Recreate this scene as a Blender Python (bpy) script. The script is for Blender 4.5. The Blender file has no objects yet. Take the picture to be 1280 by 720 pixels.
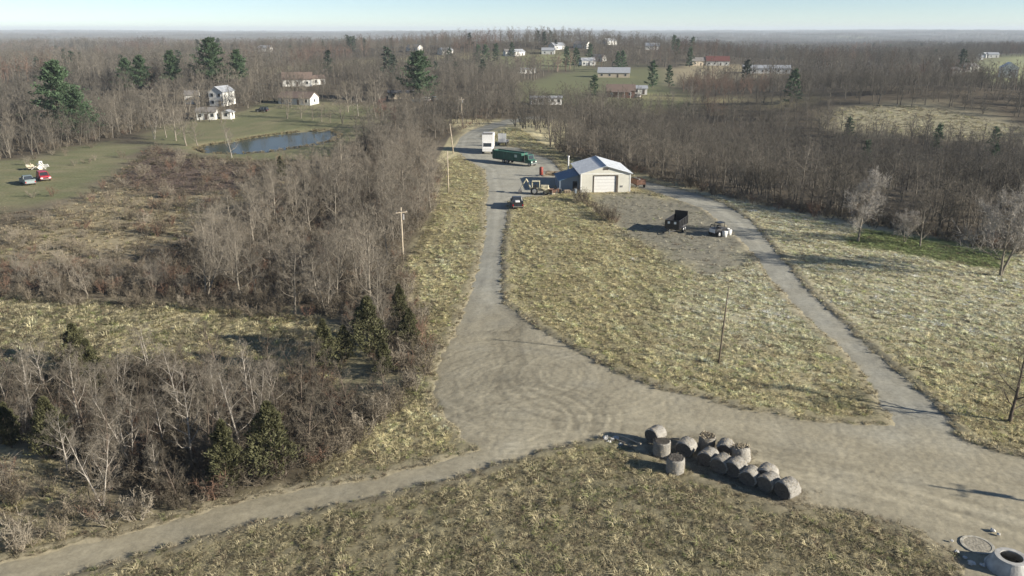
import bpy, math, random
import numpy as np
R = math.radians
random.seed(5); rng = np.random.default_rng(7)
sc = bpy.context.scene
C = sc.collection

# ------------------------------------------------------------------ camera
CAMH = 30.0; FPX = 1004.0; PITCH = math.atan(323.0 / FPX)
cam = bpy.data.cameras.new('camera'); camo = bpy.data.objects.new('camera', cam); C.objects.link(camo)
camo.location = (0, 0, CAMH); camo.rotation_euler = (R(90) - PITCH, 0, 0)
cam.sensor_width = 36; cam.lens = FPX / 1280 * 36; cam.clip_start = 0.5; cam.clip_end = 60000
sc.camera = camo
# ------------------------------------------------------------------ light
SUN_EL = R(19.0); SUN_DIR = (0.945, -0.327)             # where the sun stands (x, y)
w = bpy.data.worlds.new('World'); sc.world = w; w.use_nodes = True
nt = w.node_tree; bg = nt.nodes['Background']
sky = nt.nodes.new('ShaderNodeTexSky'); sky.sky_type = 'NISHITA'; sky.sun_disc = False
sky.sun_elevation = SUN_EL; sky.sun_rotation = math.atan2(SUN_DIR[0], SUN_DIR[1])
sky.air_density = 0.58; sky.dust_density = 0.0; sky.ozone_density = 1.4; sky.altitude = 250
nt.links.new(sky.outputs[0], bg.inputs[0]); bg.inputs[1].default_value = 0.065
sl = bpy.data.lights.new('sun', 'SUN'); sl.energy = 5.0; sl.angle = R(0.5); sl.color = (1.0, 0.94, 0.83)
so = bpy.data.objects.new('sun', sl); C.objects.link(so)
from mathutils import Vector
so.rotation_euler = Vector((SUN_DIR[0]*math.cos(SUN_EL), SUN_DIR[1]*math.cos(SUN_EL), math.sin(SUN_EL))).to_track_quat('Z', 'Y').to_euler()
sc.view_settings.view_transform = 'Standard'; sc.view_settings.look = 'None'
sc.view_settings.exposure = 1.0; sc.view_settings.gamma = 1
sc.cycles.max_bounces = 4; sc.cycles.diffuse_bounces = 2; sc.cycles.glossy_bounces = 2
sc.cycles.transparent_max_bounces = 8; sc.cycles.use_denoising = True
try: sc.cycles.volume_bounces = 0
except Exception: pass

# ------------------------------------------------------------------ terrain
def unit(v): return v/np.maximum(np.linalg.norm(v, axis=-1, keepdims=True), 1e-9)
def sm(a, b, t):
    t = np.clip((t - a) / (b - a), 0, 1); return t*t*(3 - 2*t)
def wob(x, y, s, seed=0.0):
    """cheap smooth noise in about -1..1, wavelength about s"""
    x = x / s + seed*1.7; y = y / s - seed*2.3
    return (np.sin(x*6.1 + 2.1*np.sin(y*4.3 + seed)) * np.cos(y*5.7 + 1.7*np.sin(x*3.9 - seed)) * .6
            + np.sin(x*11.3 + y*7.9 + seed*3) * np.sin(y*12.7 - x*5.1 + 1.3*seed) * .4)
def z0(x, y):
    x = np.asarray(x, float); y = np.asarray(y, float); d = np.hypot(x, y)
    z = -3.2*np.exp(-((x + 34)/24)**2 - ((y - 70)/13)**2)
    z = z - 2.0*np.exp(-((x + 30)/22)**2 - ((y - 112)/16)**2)
    z = z + 1.6*np.exp(-((x - 4)/14)**2 - ((y - 240)/18)**2)
    z = z - 9.0*sm(20, 75, x)*sm(165, 235, y + .25*x)*(1 - sm(300, 400, d))
    a = sm(330, 1300, d)
    z = z + a*(7*wob(x, y, 2600, 1) + 5*wob(x, y, 1500, 2) - 11) + sm(480, 800, d)*9*wob(x*.8, y, 900, 14)
    z = z - 13*sm(1200, 2600, d)
    z = z + sm(3500, 8500, d)*(20 + 15*wob(x, y*0.5, 14000, 3)) + 8*sm(9000, 13000, d)
    z = z + 7*sm(1800, 3500, d)*wob(x, y, 6000, 5)
    for cx, cy, rx, ry, h in ((175, 350, 75, 42, 7.5), (-150, 430, 170, 90, 8), (560, 900, 230, 190, 15), (60, 830, 190, 170, 10), (-190, 900, 260, 170, 11), (240, 640, 150, 110, 8),
                              (-900, 1500, 420, 300, 7), (300, 1650, 500, 260, 4), (1100, 1750, 450, 300, 8), (-300, 2500, 800, 350, 5)):
        z = z + h*np.exp(-((x - cx)/rx)**2 - ((y - cy)/ry)**2)
    return z
cp, sp = math.cos(PITCH), math.sin(PITCH)
def P(px, py):
    """ground point under a picture point of the 1280 x 720 photograph"""
    u = (px - 640)/FPX; v = (py - 360)/FPX
    dx, dy, dz = u, cp - v*sp, -sp - v*cp
    z = CAMH + dz*TS - z0(dx*TS, dy*TS); k = int(np.argmax(z <= 0)) if (z <= 0).any() else len(TS) - 1
    lo, hi = TS[max(k - 1, 0)], TS[k]
    for _ in range(2):
        t = np.linspace(lo, hi, 40); z = CAMH + dz*t - z0(dx*t, dy*t); k = int(np.argmax(z <= 0)) if (z <= 0).any() else 39
        lo, hi = t[max(k - 1, 0)], t[k]
    return (dx*hi, dy*hi)
TS = 30*1.01**np.arange(640)
def poly(pts): return np.array([P(*p) for p in pts])
def inside(pg, x, y):
    r = np.zeros(np.shape(x), bool); n = len(pg); j = n - 1
    for i in range(n):
        xi, yi = pg[i]; xj, yj = pg[j]
        if yi != yj:
            r ^= ((yi > y) != (yj > y)) & (x < (xj - xi)*(y - yi)/(yj - yi) + xi)
        j = i
    return r
def sdf(pg, x, y):
    """distance to the outline, positive inside"""
    d = np.full(np.shape(x), 1e9); n = len(pg)
    for i in range(n):
        a = pg[i]; b = pg[(i+1) % n]; e = b - a; L = e@e
        if L < 1e-9: continue
        t = np.clip(((x - a[0])*e[0] + (y - a[1])*e[1])/L, 0, 1)
        d = np.minimum(d, np.hypot(x - a[0] - t*e[0], y - a[1] - t*e[1]))
    return np.where(inside(pg, x, y), d, -d)

# ------------------------------------------------------------------ materials
MATS = {}
def mat(name, col, rough=0.85, var=0.18, scale=3.0, metal=0.0, bump=0.0, spec=0.3, rnd=0.0, attr=None, inst=False, objc=True, trans=0.0):
    if name in MATS: return MATS[name]
    m = bpy.data.materials.new(name); m.use_nodes = True; n = m.node_tree.nodes; l = m.node_tree.links
    b = n['Principled BSDF']; b.inputs['Roughness'].default_value = rough; b.inputs['Metallic'].default_value = metal
    b.inputs['Specular IOR Level'].default_value = spec
    tc = n.new('ShaderNodeTexCoord'); nz = n.new('ShaderNodeTexNoise'); nz.inputs['Scale'].default_value = scale
    nz.inputs['Detail'].default_value = 5
    l.new(tc.outputs['Object'], nz.inputs['Vector'])
    mr = n.new('ShaderNodeMapRange'); mr.inputs['From Min'].default_value = 0.3; mr.inputs['From Max'].default_value = 0.7
    mr.inputs['To Min'].default_value = 1 - var; mr.inputs['To Max'].default_value = 1 + var
    l.new(nz.outputs[0], mr.inputs['Value'])
    mx = n.new('ShaderNodeVectorMath'); mx.operation = 'SCALE'
    if attr:
        a = n.new('ShaderNodeAttribute'); a.attribute_name = attr
        if inst: a.attribute_type = 'INSTANCER'
        l.new(a.outputs['Color'] if not inst else a.outputs['Vector'], mx.inputs[0])
    else:
        mx.inputs[0].default_value = col[:3]
    l.new(mr.outputs[0], mx.inputs['Scale'])
    out = mx.outputs[0]
    if rnd:
        oi = n.new('ShaderNodeObjectInfo'); m2 = n.new('ShaderNodeMapRange')
        m2.inputs['To Min'].default_value = 1 - rnd; m2.inputs['To Max'].default_value = 1 + rnd
        l.new(oi.outputs['Random'], m2.inputs['Value'])
        m3 = n.new('ShaderNodeVectorMath'); m3.operation = 'SCALE'; l.new(out, m3.inputs[0]); l.new(m2.outputs[0], m3.inputs['Scale']); out = m3.outputs[0]
    l.new(out, b.inputs['Base Color'])
    if bump:
        bp = n.new('ShaderNodeBump'); bp.inputs['Strength'].default_value = bump; bp.inputs['Distance'].default_value = 0.05
        l.new(nz.outputs[0], bp.inputs['Height']); l.new(bp.outputs[0], b.inputs['Normal'])
    if trans:
        b.inputs['Transmission Weight'].default_value = 0
        tr = n.new('ShaderNodeBsdfTranslucent'); l.new(out, tr.inputs[0])
        ms = n.new('ShaderNodeMixShader'); ms.inputs[0].default_value = trans
        l.new(b.outputs[0], ms.inputs[1]); l.new(tr.outputs[0], ms.inputs[2])
        l.new(ms.outputs[0], n['Material Output'].inputs[0])
    MATS[name] = m; return m

BARK = mat('bark_grey_brown', (.185, .160, .125), .9, .3, 2.0, rnd=.22)
BARKD = mat('bark_dark', (.11, .085, .065), .9, .3, 2.0, rnd=.2)
BARKP = mat('bark_pale', (.36, .32, .27), .85, .35, 1.2, rnd=.12)
TWIG = mat('twig_grey_brown', (.195, .168, .130), .9, .2, .6, rnd=.25)
TWIGO = mat('twig_silver', (.33, .30, .26), .9, .2, .6, rnd=.1)
TWIGP = mat('twig_pale', (.185, .160, .125), .9, .2, .6, rnd=.15)
TWIGR = mat('twig_reddish', (.20, .105, .085), .9, .2, .6, rnd=.2)
NEEDLE = mat('pine_needles', (.062, .098, .048), .7, .35, .8, rnd=.15, trans=.15)
CEDAR = mat('cedar_needles', (.092, .090, .042), .8, .4, .9, rnd=.15, trans=.1)
GRASS = mat('dry_grass', None, .8, .22, 6, attr='tint', inst=True, rnd=.25, trans=.36, spec=.15)
BRUSHM = mat('brush_twigs', None, .9, .25, 2, attr='tint', inst=True, rnd=.2, spec=.1)

# ------------------------------------------------------------------ builders
def link(o, parent=None):
    C.objects.link(o)
    if parent is not None: o.parent = parent
    return o
def mesh(name, V, F, m=None, smooth=False):
    me = bpy.data.meshes.new(name); V = np.asarray(V, np.float32)
    if isinstance(F, np.ndarray):
        k = F.shape[1]; me.vertices.add(len(V)); me.vertices.foreach_set('co', V.ravel())
        me.loops.add(F.size); me.loops.foreach_set('vertex_index', F.astype(np.int32).ravel())
        me.polygons.add(len(F)); me.polygons.foreach_set('loop_start', np.arange(0, F.size, k, dtype=np.int32))
        me.update(calc_edges=True); me.validate()
    else:
        me.from_pydata([tuple(map(float, v)) for v in V], [], F); me.update()
    if m: me.materials.append(m)
    if smooth: me.polygons.foreach_set('use_smooth', [True]*len(me.polygons))
    return me
class MB:
    def __init__(s): s.V = []; s.F = []
    def add(s, V, F):
        o = len(s.V); s.V += [tuple(v) for v in V]; s.F += [tuple(i + o for i in f) for f in F]; return s
    def box(s, x0, x1, y0, y1, z0_, z1, bev=0.0):
        if bev:
            b = bev
            V = []
            for z, k in ((z0_, b), (z0_ + b, 0), (z1 - b, 0), (z1, b)):
                V += [(x0+k+b, y0+k, z), (x1-k-b, y0+k, z), (x1-k, y0+k+b, z), (x1-k, y1-k-b, z), (x1-k-b, y1-k, z), (x0+k+b, y1-k, z), (x0+k, y1-k-b, z), (x0+k, y0+k+b, z)]
            F = [tuple(range(7, -1, -1)), tuple(range(24, 32))]
            for r in range(3):
                for i in range(8): F.append((r*8+i, r*8+(i+1) % 8, r*8+8+(i+1) % 8, r*8+8+i))
            return s.add(V, F)
        V = [(x, y, z) for z in (z0_, z1) for x, y in ((x0, y0), (x1, y0), (x1, y1), (x0, y1))]
        return s.add(V, [(3, 2, 1, 0), (4, 5, 6, 7), (0, 1, 5, 4), (1, 2, 6, 5), (2, 3, 7, 6), (3, 0, 4, 7)])
    def prism(s, pts, a0, a1, axis='y'):
        """extrude a 2D outline; axis y: points are (x,z); axis x: points are (y,z)"""
        n = len(pts)
        f = (lambda p, a: (p[0], a, p[1])) if axis == 'y' else ((lambda p, a: (a, p[0], p[1])) if axis == 'x' else (lambda p, a: (p[0], p[1], a)))
        V = [f(p, a0) for p in pts] + [f(p, a1) for p in pts]
        F = [tuple(range(n)), tuple(range(2*n-1, n-1, -1))] + [(i, i+n, (i+1) % n + n, (i+1) % n) for i in range(n)]
        return s.add(V, F)
    def tube(s, pts, rad, n=8, cap=True):
        pts = [Vector(p) for p in pts]; k = len(pts); V = []
        for i, p in enumerate(pts):
            d = (pts[min(i+1, k-1)] - pts[max(i-1, 0)]).normalized()
            a = d.cross(Vector((0, 0, 1)))
            if a.length < .05: a = d.cross(Vector((1, 0, 0)))
            a.normalize(); b = d.cross(a); r = rad[i] if hasattr(rad, '__len__') else rad
            for j in range(n):
                t = 2*math.pi*j/n; V.append(p + a*(r*math.cos(t)) + b*(r*math.sin(t)))
        F = []
        for i in range(k-1):
            for j in range(n): F.append((i*n+j, i*n+(j+1) % n, (i+1)*n+(j+1) % n, (i+1)*n+j))
        if cap: F += [tuple(range(n-1, -1, -1)), tuple(range((k-1)*n, k*n))]
        return s.add(V, F)
    def build(s, name, m, parent=None, smooth=False):
        return link(bpy.data.objects.new(name, mesh(name, s.V, s.F, m, smooth)), parent)
def tag(o, label, cat=None, group=None, kind=None):
    if label: o['label'] = label
    if cat: o['category'] = cat
    if group: o['group'] = group
    if kind: o['kind'] = kind
    return o
def thing(name, label, cat, xy, rz=0, group=None, dz=0.0):
    o = bpy.data.objects.new(name, None); C.objects.link(o); o.empty_display_size = .3
    o.location = (xy[0], xy[1], float(z0(xy[0], xy[1])) + dz - (.08 if xy[1] < 330 and float(road_s(np.array([xy[0]]), np.array([xy[1]]))[0]) > 0 else 0)); o.rotation_euler = (0, 0, rz)
    return tag(o, label, cat, group)

# ------------------------------------------------------------------ layout in the photograph
LANE = poly([(700,147),(660,150),(625,158),(600,170),(615,180),(650,185),(690,200),(700,212),(690,243),(650,247),(636,252),(632,275),(628,310),(625,352),(630,378),(660,400),(650,420),(566,420),
             (575,400),(585,370),(597,340),(605,300),(608,262),(610,235),(606,212),(582,198),(569,184),(574,172),(590,162),(620,152),(655,146),(690,143)])
YARD = poly([(566,420),(650,412),(660,402),(690,420),(730,442),(780,469),(830,486),(880,497),(930,511),(1000,523),(1060,529),(1115,531),(1122,524),(1180,524),(1197,541),(1232,561),(1300,574),
             (1340,640),(1340,730),(1215,730),(1190,692),(1150,662),(1110,650),(1060,634),(980,630),(920,606),(850,584),(800,562),(750,547),(680,562),(620,582),(598,560),(574,540),(550,515),(540,490),(546,460),(556,432)])
TRACK = poly([(640,574),(560,599),(480,617),(400,634),(300,657),(200,684),(90,716),(0,745),(-80,770),(-80,728),(0,704),(150,667),(250,640),(360,612),(440,603),(520,585),(605,560),(640,550)])
RTRACK = poly([(1108,505),(1090,470),(1050,427),(1010,391),(975,356),(945,316),(918,286),(880,259),(830,242),(788,230),(788,224),(812,228),(860,240),(902,254),(937,278),(962,308),(1002,360),(1042,398),(1092,443),(1132,478),(1168,513),(1180,524),(1122,526)])
ROADS = [YARD, LANE, TRACK, RTRACK]
POND = poly([(246,184),(262,179),(285,177),(320,170),(368,164),(412,161),(424,167),(414,175),(378,182),(330,189),(290,191),(258,189)])
def road_s(x, y):
    d = np.full(np.shape(x), -1e9)
    for p in ROADS: d = np.maximum(d, sdf(p, x, y) + (.5 if p is RTRACK else 0.0))
    return d + 0.35*wob(x, y, 7.0, 1) + 0.18*wob(x, y, 2.6, 4)
W_MID = poly([(255,300),(330,252),(400,222),(440,205),(520,185),(552,215),(542,262),(503,322),(508,372),(526,420),(520,462),(468,474),(440,425),(400,396),(300,386),(180,376),(0,374),(-60,372),(-60,345),(150,338)])
W_LOW = poly([(-60,478),(60,470),(200,455),(330,470),(440,482),(505,492),(455,545),(365,600),(255,624),(160,645),(110,600),(60,560),(-60,548)])
W_RIGHT = poly([(640,158),(690,186),(730,200),(800,216),(900,243),(1000,262),(1100,282),(1279,315),(1400,335),(1400,185),(1240,178),(1150,172),(1050,168),(1000,136),(880,128),(700,126),(640,135)])
W_LEFT = poly([(-80,205),(0,200),(60,192),(96,182),(150,172),(190,160),(180,140),(60,140),(-80,145)])
W_HOUSE = poly([(420,212),(520,186),(566,170),(600,158),(640,148),(640,130),(560,135),(500,140),(470,165),(430,190)])
LAWN = poly([(185,170),(190,160),(240,150),(300,140),(330,128),(420,128),(520,140),(470,162),(440,175),(425,200),(330,200),(250,196),(200,180)])
LAWNL = poly([(-60,262),(0,262),(60,252),(112,238),(150,214),(186,182),(140,178),(96,184),(50,196),(-60,206)])
REDP = poly([(130,196),(190,182),(260,196),(306,215),(300,235),(230,246),(150,232)])
TANP = poly([(110,240),(180,236),(300,240),(380,215),(430,205),(320,255),(240,300),(100,320),(0,330),(0,300),(60,265)])
GREENR = poly([(1050,304),(1080,286),(1180,298),(1262,316),(1250,338),(1150,322)])
DIRT = poly([(735,243),(800,242),(850,250),(905,268),(940,300),(930,330),(880,345),(830,320),(790,295),(760,270)])
CLEAR = [poly(p) for p in (
    [(330,92),(440,82),(560,76),(640,73),(640,69),(560,71),(440,76),(330,84)],
    [(600,84),(640,86),(740,84),(742,72),(690,67),(610,69)],
    [(640,128),(720,130),(860,130),(850,112),(838,96),(830,84),(760,84),(690,92),(650,108)],
    [(835,108),(905,100),(985,92),(975,84),(900,80),(838,84)],
    [(1040,158),(1100,168),(1180,172),(1290,178),(1310,168),(1240,150),(1170,134),(1080,131),(1030,140)],
    [(1218,100),(1330,104),(1330,72),(1226,71)],
    [(560,150),(640,150),(700,150),(720,165),(690,190),(600,190)],
    [(800,122),(1000,128),(1000,122),(800,117)])]
def in_any(ps, x, y):
    r = np.zeros(np.shape(x), bool)
    for p in ps: r |= inside(p, x, y)
    return r
TRK = [np.array([P(*q) for q in l_]) for l_ in ([(585,207),(566,270),(540,318),(522,352),(512,372)], [(630,300),(636,352),(652,380),(700,412),(760,446),(830,474)], [(640,300),(650,350),(672,380),(720,408),(790,446)], [(905,335),(930,400),(980,450),(1060,500)],
        [(770,300),(790,360),(830,420),(860,478)], [(700,262),(690,330),(700,390)], [(990,330),(1060,390),(1150,440),(1279,470)], [(960,275),(1040,330),(1160,370),(1279,395)], [(700,570),(760,630),(880,680),(1020,719)], [(640,590),(560,640),(430,680),(300,719)], [(480,640),(620,660),(760,700)])]
def track_d(x, y):
    d = np.full(np.shape(x), 1e9)
    for p in TRK:
        for i in range(len(p) - 1):
            a, b = p[i], p[i+1]; e = b - a; t = np.clip(((x - a[0])*e[0] + (y - a[1])*e[1])/(e@e), 0, 1); q = np.hypot(x - a[0] - t*e[0], y - a[1] - t*e[1]); d = np.minimum(d, np.abs(q - .8))
    return d + .12*wob(x, y, 3, 5)
HOLL = poly([(-60,372),(180,378),(300,388),(400,400),(440,430),(420,470),(330,468),(200,455),(60,470),(-60,478)])
STRAW = np.array((.52, .455, .275)); OLIVE = np.array((.28, .245, .135)); LITTER = np.array((.095, .078, .056))
GREEN = np.array((.142, .146, .075)); BROWN = np.array((.165, .138, .098)); REDB = np.array((.146, .109, .087)); TANC = np.array((.32, .270, .170))
def zone(x, y):
    """the plants' and soil's own colour by place: (n,3)"""
    d = np.hypot(x, y); n = len(x)
    mixf = np.clip(.5 + .7*wob(x, y, 30, 2) + .25*wob(x, y, 9, 6), 0, 1)[:, None]
    c = STRAW*(1 - .5*mixf) + OLIVE*(.5*mixf); gm_ = np.clip(wob(x, y, 22, 11)*.9 + .3*wob(x, y, 6, 12) - .15, 0, 1)[:, None]; c = c*(1 - .75*gm_) + np.array((.27, .275, .145))*.75*gm_
    near = (sm(57, 49, y)*(y > 0))[:, None]*.72
    c = c*(1 - near) + np.array((.265, .23, .148))*near
    pr = (sm(8, 26, x - .25*(y - 80))*sm(60, 85, y))[:, None]*.55; c = c*(1 - pr) + np.array((.66, .605, .43))*pr
    far = sm(215, 260, d)[:, None]; lt = (x < -18) & (y > 88) & (y < 260)
    c = np.where(lt[:, None], BROWN*(.8 + .5*mixf), c)
    c = c*(1 - far) + (LITTER*1.15)*far
    def put(pg, col, soft, am=1.0):
        nonlocal c
        k = (sm(-soft, soft, sdf(pg, x, y) + soft*.8*wob(x, y, soft*5 + 2, 3))*am)[:, None]; c = c*(1 - k) + np.asarray(col)*k
    put(TANP, TANC, 4, .8); put(REDP, REDB, 5, .9); lg = np.clip(.25 + .5*wob(x, y, 26, 5) + .35*wob(x, y, 8, 2), 0, 1)[:, None]; lawn = GREEN*1.1*(1 - lg) + np.array((.25, .215, .13))*lg
    put(LAWN, lawn, 4); put(LAWNL, lawn*1.05, 5)
    for q in (W_MID, W_RIGHT, W_LEFT, W_HOUSE): put(q, LITTER, 3)
    put(W_LOW, LITTER*.95, 2.5); put(HOLL, (.36, .325, .215), 3, .7); put(GREENR, np.array((.17, .205, .085)), 1.5, .95)
    put(DIRT, (.285, .265, .21), 3.5, .85)
    put(POND + 0, (.3, .24, .15), 3, .9)
    for i, q in enumerate(CLEAR):
        put(q, (OLIVE, GREEN*1.5, GREEN*1.1, TANC, np.array((.36, .325, .215)), GREEN*2.2, STRAW, OLIVE)[i], (12, 20, 10, 10, 5, 30, 3, 8)[i])
    nr = d < 330; q = np.full(n, -50.0); q[nr] = road_s(x[nr], y[nr]); k = (sm(-1.3, -.1, q)*.8)[:, None]; c = c*(1 - k) + np.array((.27, .235, .165))*k
    k = (d > 1300) & (wob(x, y, 1500, 9) > .62)
    c = np.where(k[:, None], np.where((wob(x, y, 900, 4) > 0)[:, None], GREEN*1.2, TANC*.8), c)
    return c

FIELD_ = poly([(-60,740),(1340,740),(1340,560),(1400,330),(1240,318),(1100,290),(1000,268),(900,248),(800,222),(700,190),(640,160),(590,185),(560,200),(545,262),(510,325),(520,380),(530,450),(470,520),(360,605),(160,655),(-60,700)])
# ------------------------------------------------------------------ ground
def axis(fine0, fine1, step, far, lo=None):
    a = list(np.arange(fine0, fine1, step)); s = step; v = a[-1]
    while v < far: s *= 1.085; v += s; a.append(v)
    if lo is not None:
        s = step; v = a[0]; b = []
        while v > lo: s *= 1.085; v -= s; b.append(v)
        a = b[::-1] + a
    return np.array(a)
gx = axis(-66, 74, .5, 16000, -16000); gy = axis(34, 185, .5, 16500, -60)
GX, GY = np.meshgrid(gx, gy); X = GX.ravel(); Y = GY.ravel(); D = np.hypot(X, Y)
Z = z0(X, Y); nearm = (D < 330)
rs = np.full(len(X), -50.0); rs[nearm] = road_s(X[nearm], Y[nearm])
ps = np.full(len(X), -50.0); pm = (D < 400) & (X < 0) & (Y > 150); ps[pm] = sdf(POND, X[pm], Y[pm])
micro = (.05*wob(X, Y, 3.1, 1) + .05*wob(X, Y, 1.7, 7) + .04*rng.standard_normal(len(X)))*(D < 330)
Z = Z + micro*(1 - sm(-.8, .4, rs)) - .22*sm(-.7, .9, rs) + .10*sm(-1.6, -.5, rs)*(1 - sm(-.5, 0, rs)) - 1.2*sm(-2.5, 1.2, ps)
nx, ny = len(gx), len(gy); ii = np.arange(nx*ny).reshape(ny, nx)
F = np.stack([ii[:-1, :-1], ii[:-1, 1:], ii[1:, 1:], ii[1:, :-1]], -1).reshape(-1, 4)
gm = mesh('ground', np.stack([X, Y, Z], 1), F, None, True)
col = zone(X, Y); fm = inside(FIELD_, X, Y) & nearm; soil = np.where((fm & (rs < -.4))[:, None], .72, 1.0); col = col*soil; at = gm.color_attributes.new('zone', 'FLOAT_COLOR', 'POINT')
at.data.foreach_set('color', np.concatenate([col, np.ones((len(X), 1))], 1).astype(np.float32).ravel())
def ground_mat():
    m = mat('soil_and_thatch', None, .95, .32, 1.1, attr='zone', bump=.6, spec=.1)
    n = m.node_tree.nodes; nz = n['Noise Texture']; nz.inputs['Scale'].default_value = 2.2; nz.inputs['Detail'].default_value = 9; nz.inputs['Roughness'].default_value = .72
    return m
gm.materials.append(ground_mat())
tag(link(bpy.data.objects.new('ground', gm)), 'rolling ground of dry grass, leaf litter and lawn', None, None, 'structure')

# gravel: each stretch a conforming sheet whose edge dips under the turf
def gravel_mat(name, col, rings):
    m = mat(name, col, .92, .10, .35, bump=0, spec=.15); n = m.node_tree.nodes; l = m.node_tree.links
    b = n['Principled BSDF']; src = b.inputs['Base Color'].links[0].from_socket
    tc = n.new('ShaderNodeTexCoord'); ng = n.new('ShaderNodeTexNoise'); ng.inputs['Scale'].default_value = 3.2; ng.inputs['Detail'].default_value = 8; ng.inputs['Roughness'].default_value = .75
    l.new(tc.outputs['Object'], ng.inputs['Vector'])
    at = n.new('ShaderNodeAttribute'); at.attribute_name = 'wear'
    r1 = n.new('ShaderNodeMapRange'); r1.inputs['From Min'].default_value = .25; r1.inputs['From Max'].default_value = .75; r1.inputs['To Min'].default_value = .70; r1.inputs['To Max'].default_value = 1.28
    l.new(ng.outputs[0], r1.inputs['Value'])
    mu = n.new('ShaderNodeMath'); mu.operation = 'MULTIPLY'; l.new(r1.outputs[0], mu.inputs[0]); l.new(at.outputs['Fac'], mu.inputs[1])
    sc_ = n.new('ShaderNodeVectorMath'); sc_.operation = 'SCALE'; ca = n.new('ShaderNodeAttribute'); ca.attribute_name = 'stone'; vm = n.new('ShaderNodeVectorMath'); vm.operation = 'MULTIPLY'; l.new(src, vm.inputs[0]); l.new(ca.outputs['Color'], vm.inputs[1]); l.new(vm.outputs[0], sc_.inputs[0]); l.new(mu.outputs[0], sc_.inputs['Scale']); l.new(sc_.outputs[0], b.inputs['Base Color'])
    bp = n.new('ShaderNodeBump'); bp.inputs['Strength'].default_value = .5; bp.inputs['Distance'].default_value = .04
    l.new(ng.outputs[0], bp.inputs['Height']); l.new(bp.outputs[0], b.inputs['Normal'])
    return m
GRAV = gravel_mat('gravel', (1, 1, 1), 1)
GRAVG = GRAV
TR_C = [np.array(P(640, 472)), np.array(P(655, 520)), np.array(P(720, 470))]
taken = []
for name, pg, m, lab, st in (('gravel_yard', YARD, GRAV, 'tan packed gravel turnaround with curved tyre tracks', .2), ('gravel_lane', LANE, GRAVG, 'grey gravel lane running up to the metal barn', .35),
                        ('dirt_track', TRACK, GRAV, 'narrow dirt track running off from the turnaround below the brush', .35), ('gravel_track', RTRACK, GRAVG, 'grey gravel track curving behind the metal barn', .35)):
    lo = pg.min(0) - 1.5; hi = pg.max(0) + 1.5
    xs = np.arange(lo[0], hi[0], st); ys = np.arange(lo[1], hi[1], st); A, B = np.meshgrid(xs, ys)
    s = sdf(pg, A.ravel(), B.ravel()).reshape(A.shape); keep = s > -1.1
    for q in taken: keep &= sdf(q, A.ravel(), B.ravel()).reshape(A.shape) < -.02
    taken.append(pg)
    k4 = keep[:-1, :-1] & keep[1:, :-1] & keep[:-1, 1:] & keep[1:, 1:]
    id_ = np.arange(A.size).reshape(A.shape)
    Fq = np.stack([id_[:-1, :-1][k4], id_[:-1, 1:][k4], id_[1:, 1:][k4], id_[1:, :-1][k4]], -1)
    used = np.unique(Fq); remap = np.full(A.size, -1); remap[used] = np.arange(len(used))
    x = A.ravel()[used]; y = B.ravel()[used]; ss = s.ravel()[used]
    # wheel ruts: lines that keep their distance from the edge, plus turning circles in the yard
    wear = 1 + .05*wob(x, y, 8, 2) + .05*wob(x, y, 3, 3); rut = np.zeros(len(x))
    if name == 'gravel_yard':
        g = np.random.default_rng(77); arcs = []
        for i in range(46):
            c = TR_C[i % 3] + g.normal(size=2)*1.3; arcs.append((c, g.uniform(2.2, 8.5), g.uniform(-3.1, 3.1), g.uniform(.7, 1.9), g.uniform(.10, .2), g.choice((-1, 1), p=(.6, .4))*g.uniform(.5, 1)))
        for i in range(16):       # long sweeps from the lane and the turnaround out to the right
            m_ = np.array(P(820 + 25*i + g.uniform(-40, 40), 545 + 4.5*i + g.uniform(-16, 22))); r_ = g.uniform(35, 90); n_ = unit(np.array([.32, .95]) + g.normal(size=2)*.12); arcs.append((m_ - n_*r_, r_, math.atan2(n_[1], n_[0]), g.uniform(.12, .4), g.uniform(.14, .28), g.choice((-1, 1))*g.uniform(.3, .7)))
        for i in range(7):
            m_ = np.array(P(640 + g.uniform(-40, 40), 440)); r_ = g.uniform(18, 50); n_ = np.array([1., .1])*(1 if i % 2 else -1); arcs.append((m_ - n_*r_, r_, math.atan2(n_[1], n_[0]), .5, g.uniform(.12, .22), -g.uniform(.4, .8)))
        for c, r_, a0, da, wd, am in arcs:
            q = np.hypot(x - c[0], y - c[1]) + .10*wob(x, y, 6, 3); a = np.abs((np.arctan2(y - c[1], x - c[0]) - a0 + np.pi) % (2*np.pi) - np.pi); k = (1 - sm(da*.7, da, a))*am
            rut += k*(np.exp(-((q - r_ + .8)/wd)**2) + np.exp(-((q - r_ - .8)/wd)**2))
        rut = np.clip(rut, -1.3, 1.1)
    else:
        rut += .5*np.cos(ss*2*math.pi/1.8 + .5*wob(x, y, 9, 2))*sm(.2, .7, ss)*(1 - sm(2.6, 3.2, ss))
    wear = wear*(1 + .19*rut); wear = wear*(1 + .09*wob(x, y, 24, 6)); dp = np.array(P(640, 398)); wear *= 1 - .22*np.exp(-((x - dp[0])/2.6)**2 - ((y - dp[1])/4.5)**2); wear -= .12*sm(.9, 0, ss)
    zz = z0(x, y) - .09 + 0.012*rut + .012*rng.standard_normal(len(x))
    me = mesh(name, np.stack([x, y, zz], 1), remap[Fq], m, True)
    wa = me.attributes.new('wear', 'FLOAT', 'POINT'); wa.data.foreach_set('value', wear.astype(np.float32))
    gk = np.maximum(sm(74, 100, y), sm(4, -3, sdf(RTRACK, x, y))*0 + sm(-7, 3, sdf(RTRACK, x, y)))[:, None]; gk = np.clip(gk + .25*wob(x, y, 11, 4)[:, None], 0, 1)
    rgb = np.array((.340, .300, .212))*(1 - gk) + np.array((.350, .333, .272))*gk
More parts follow.
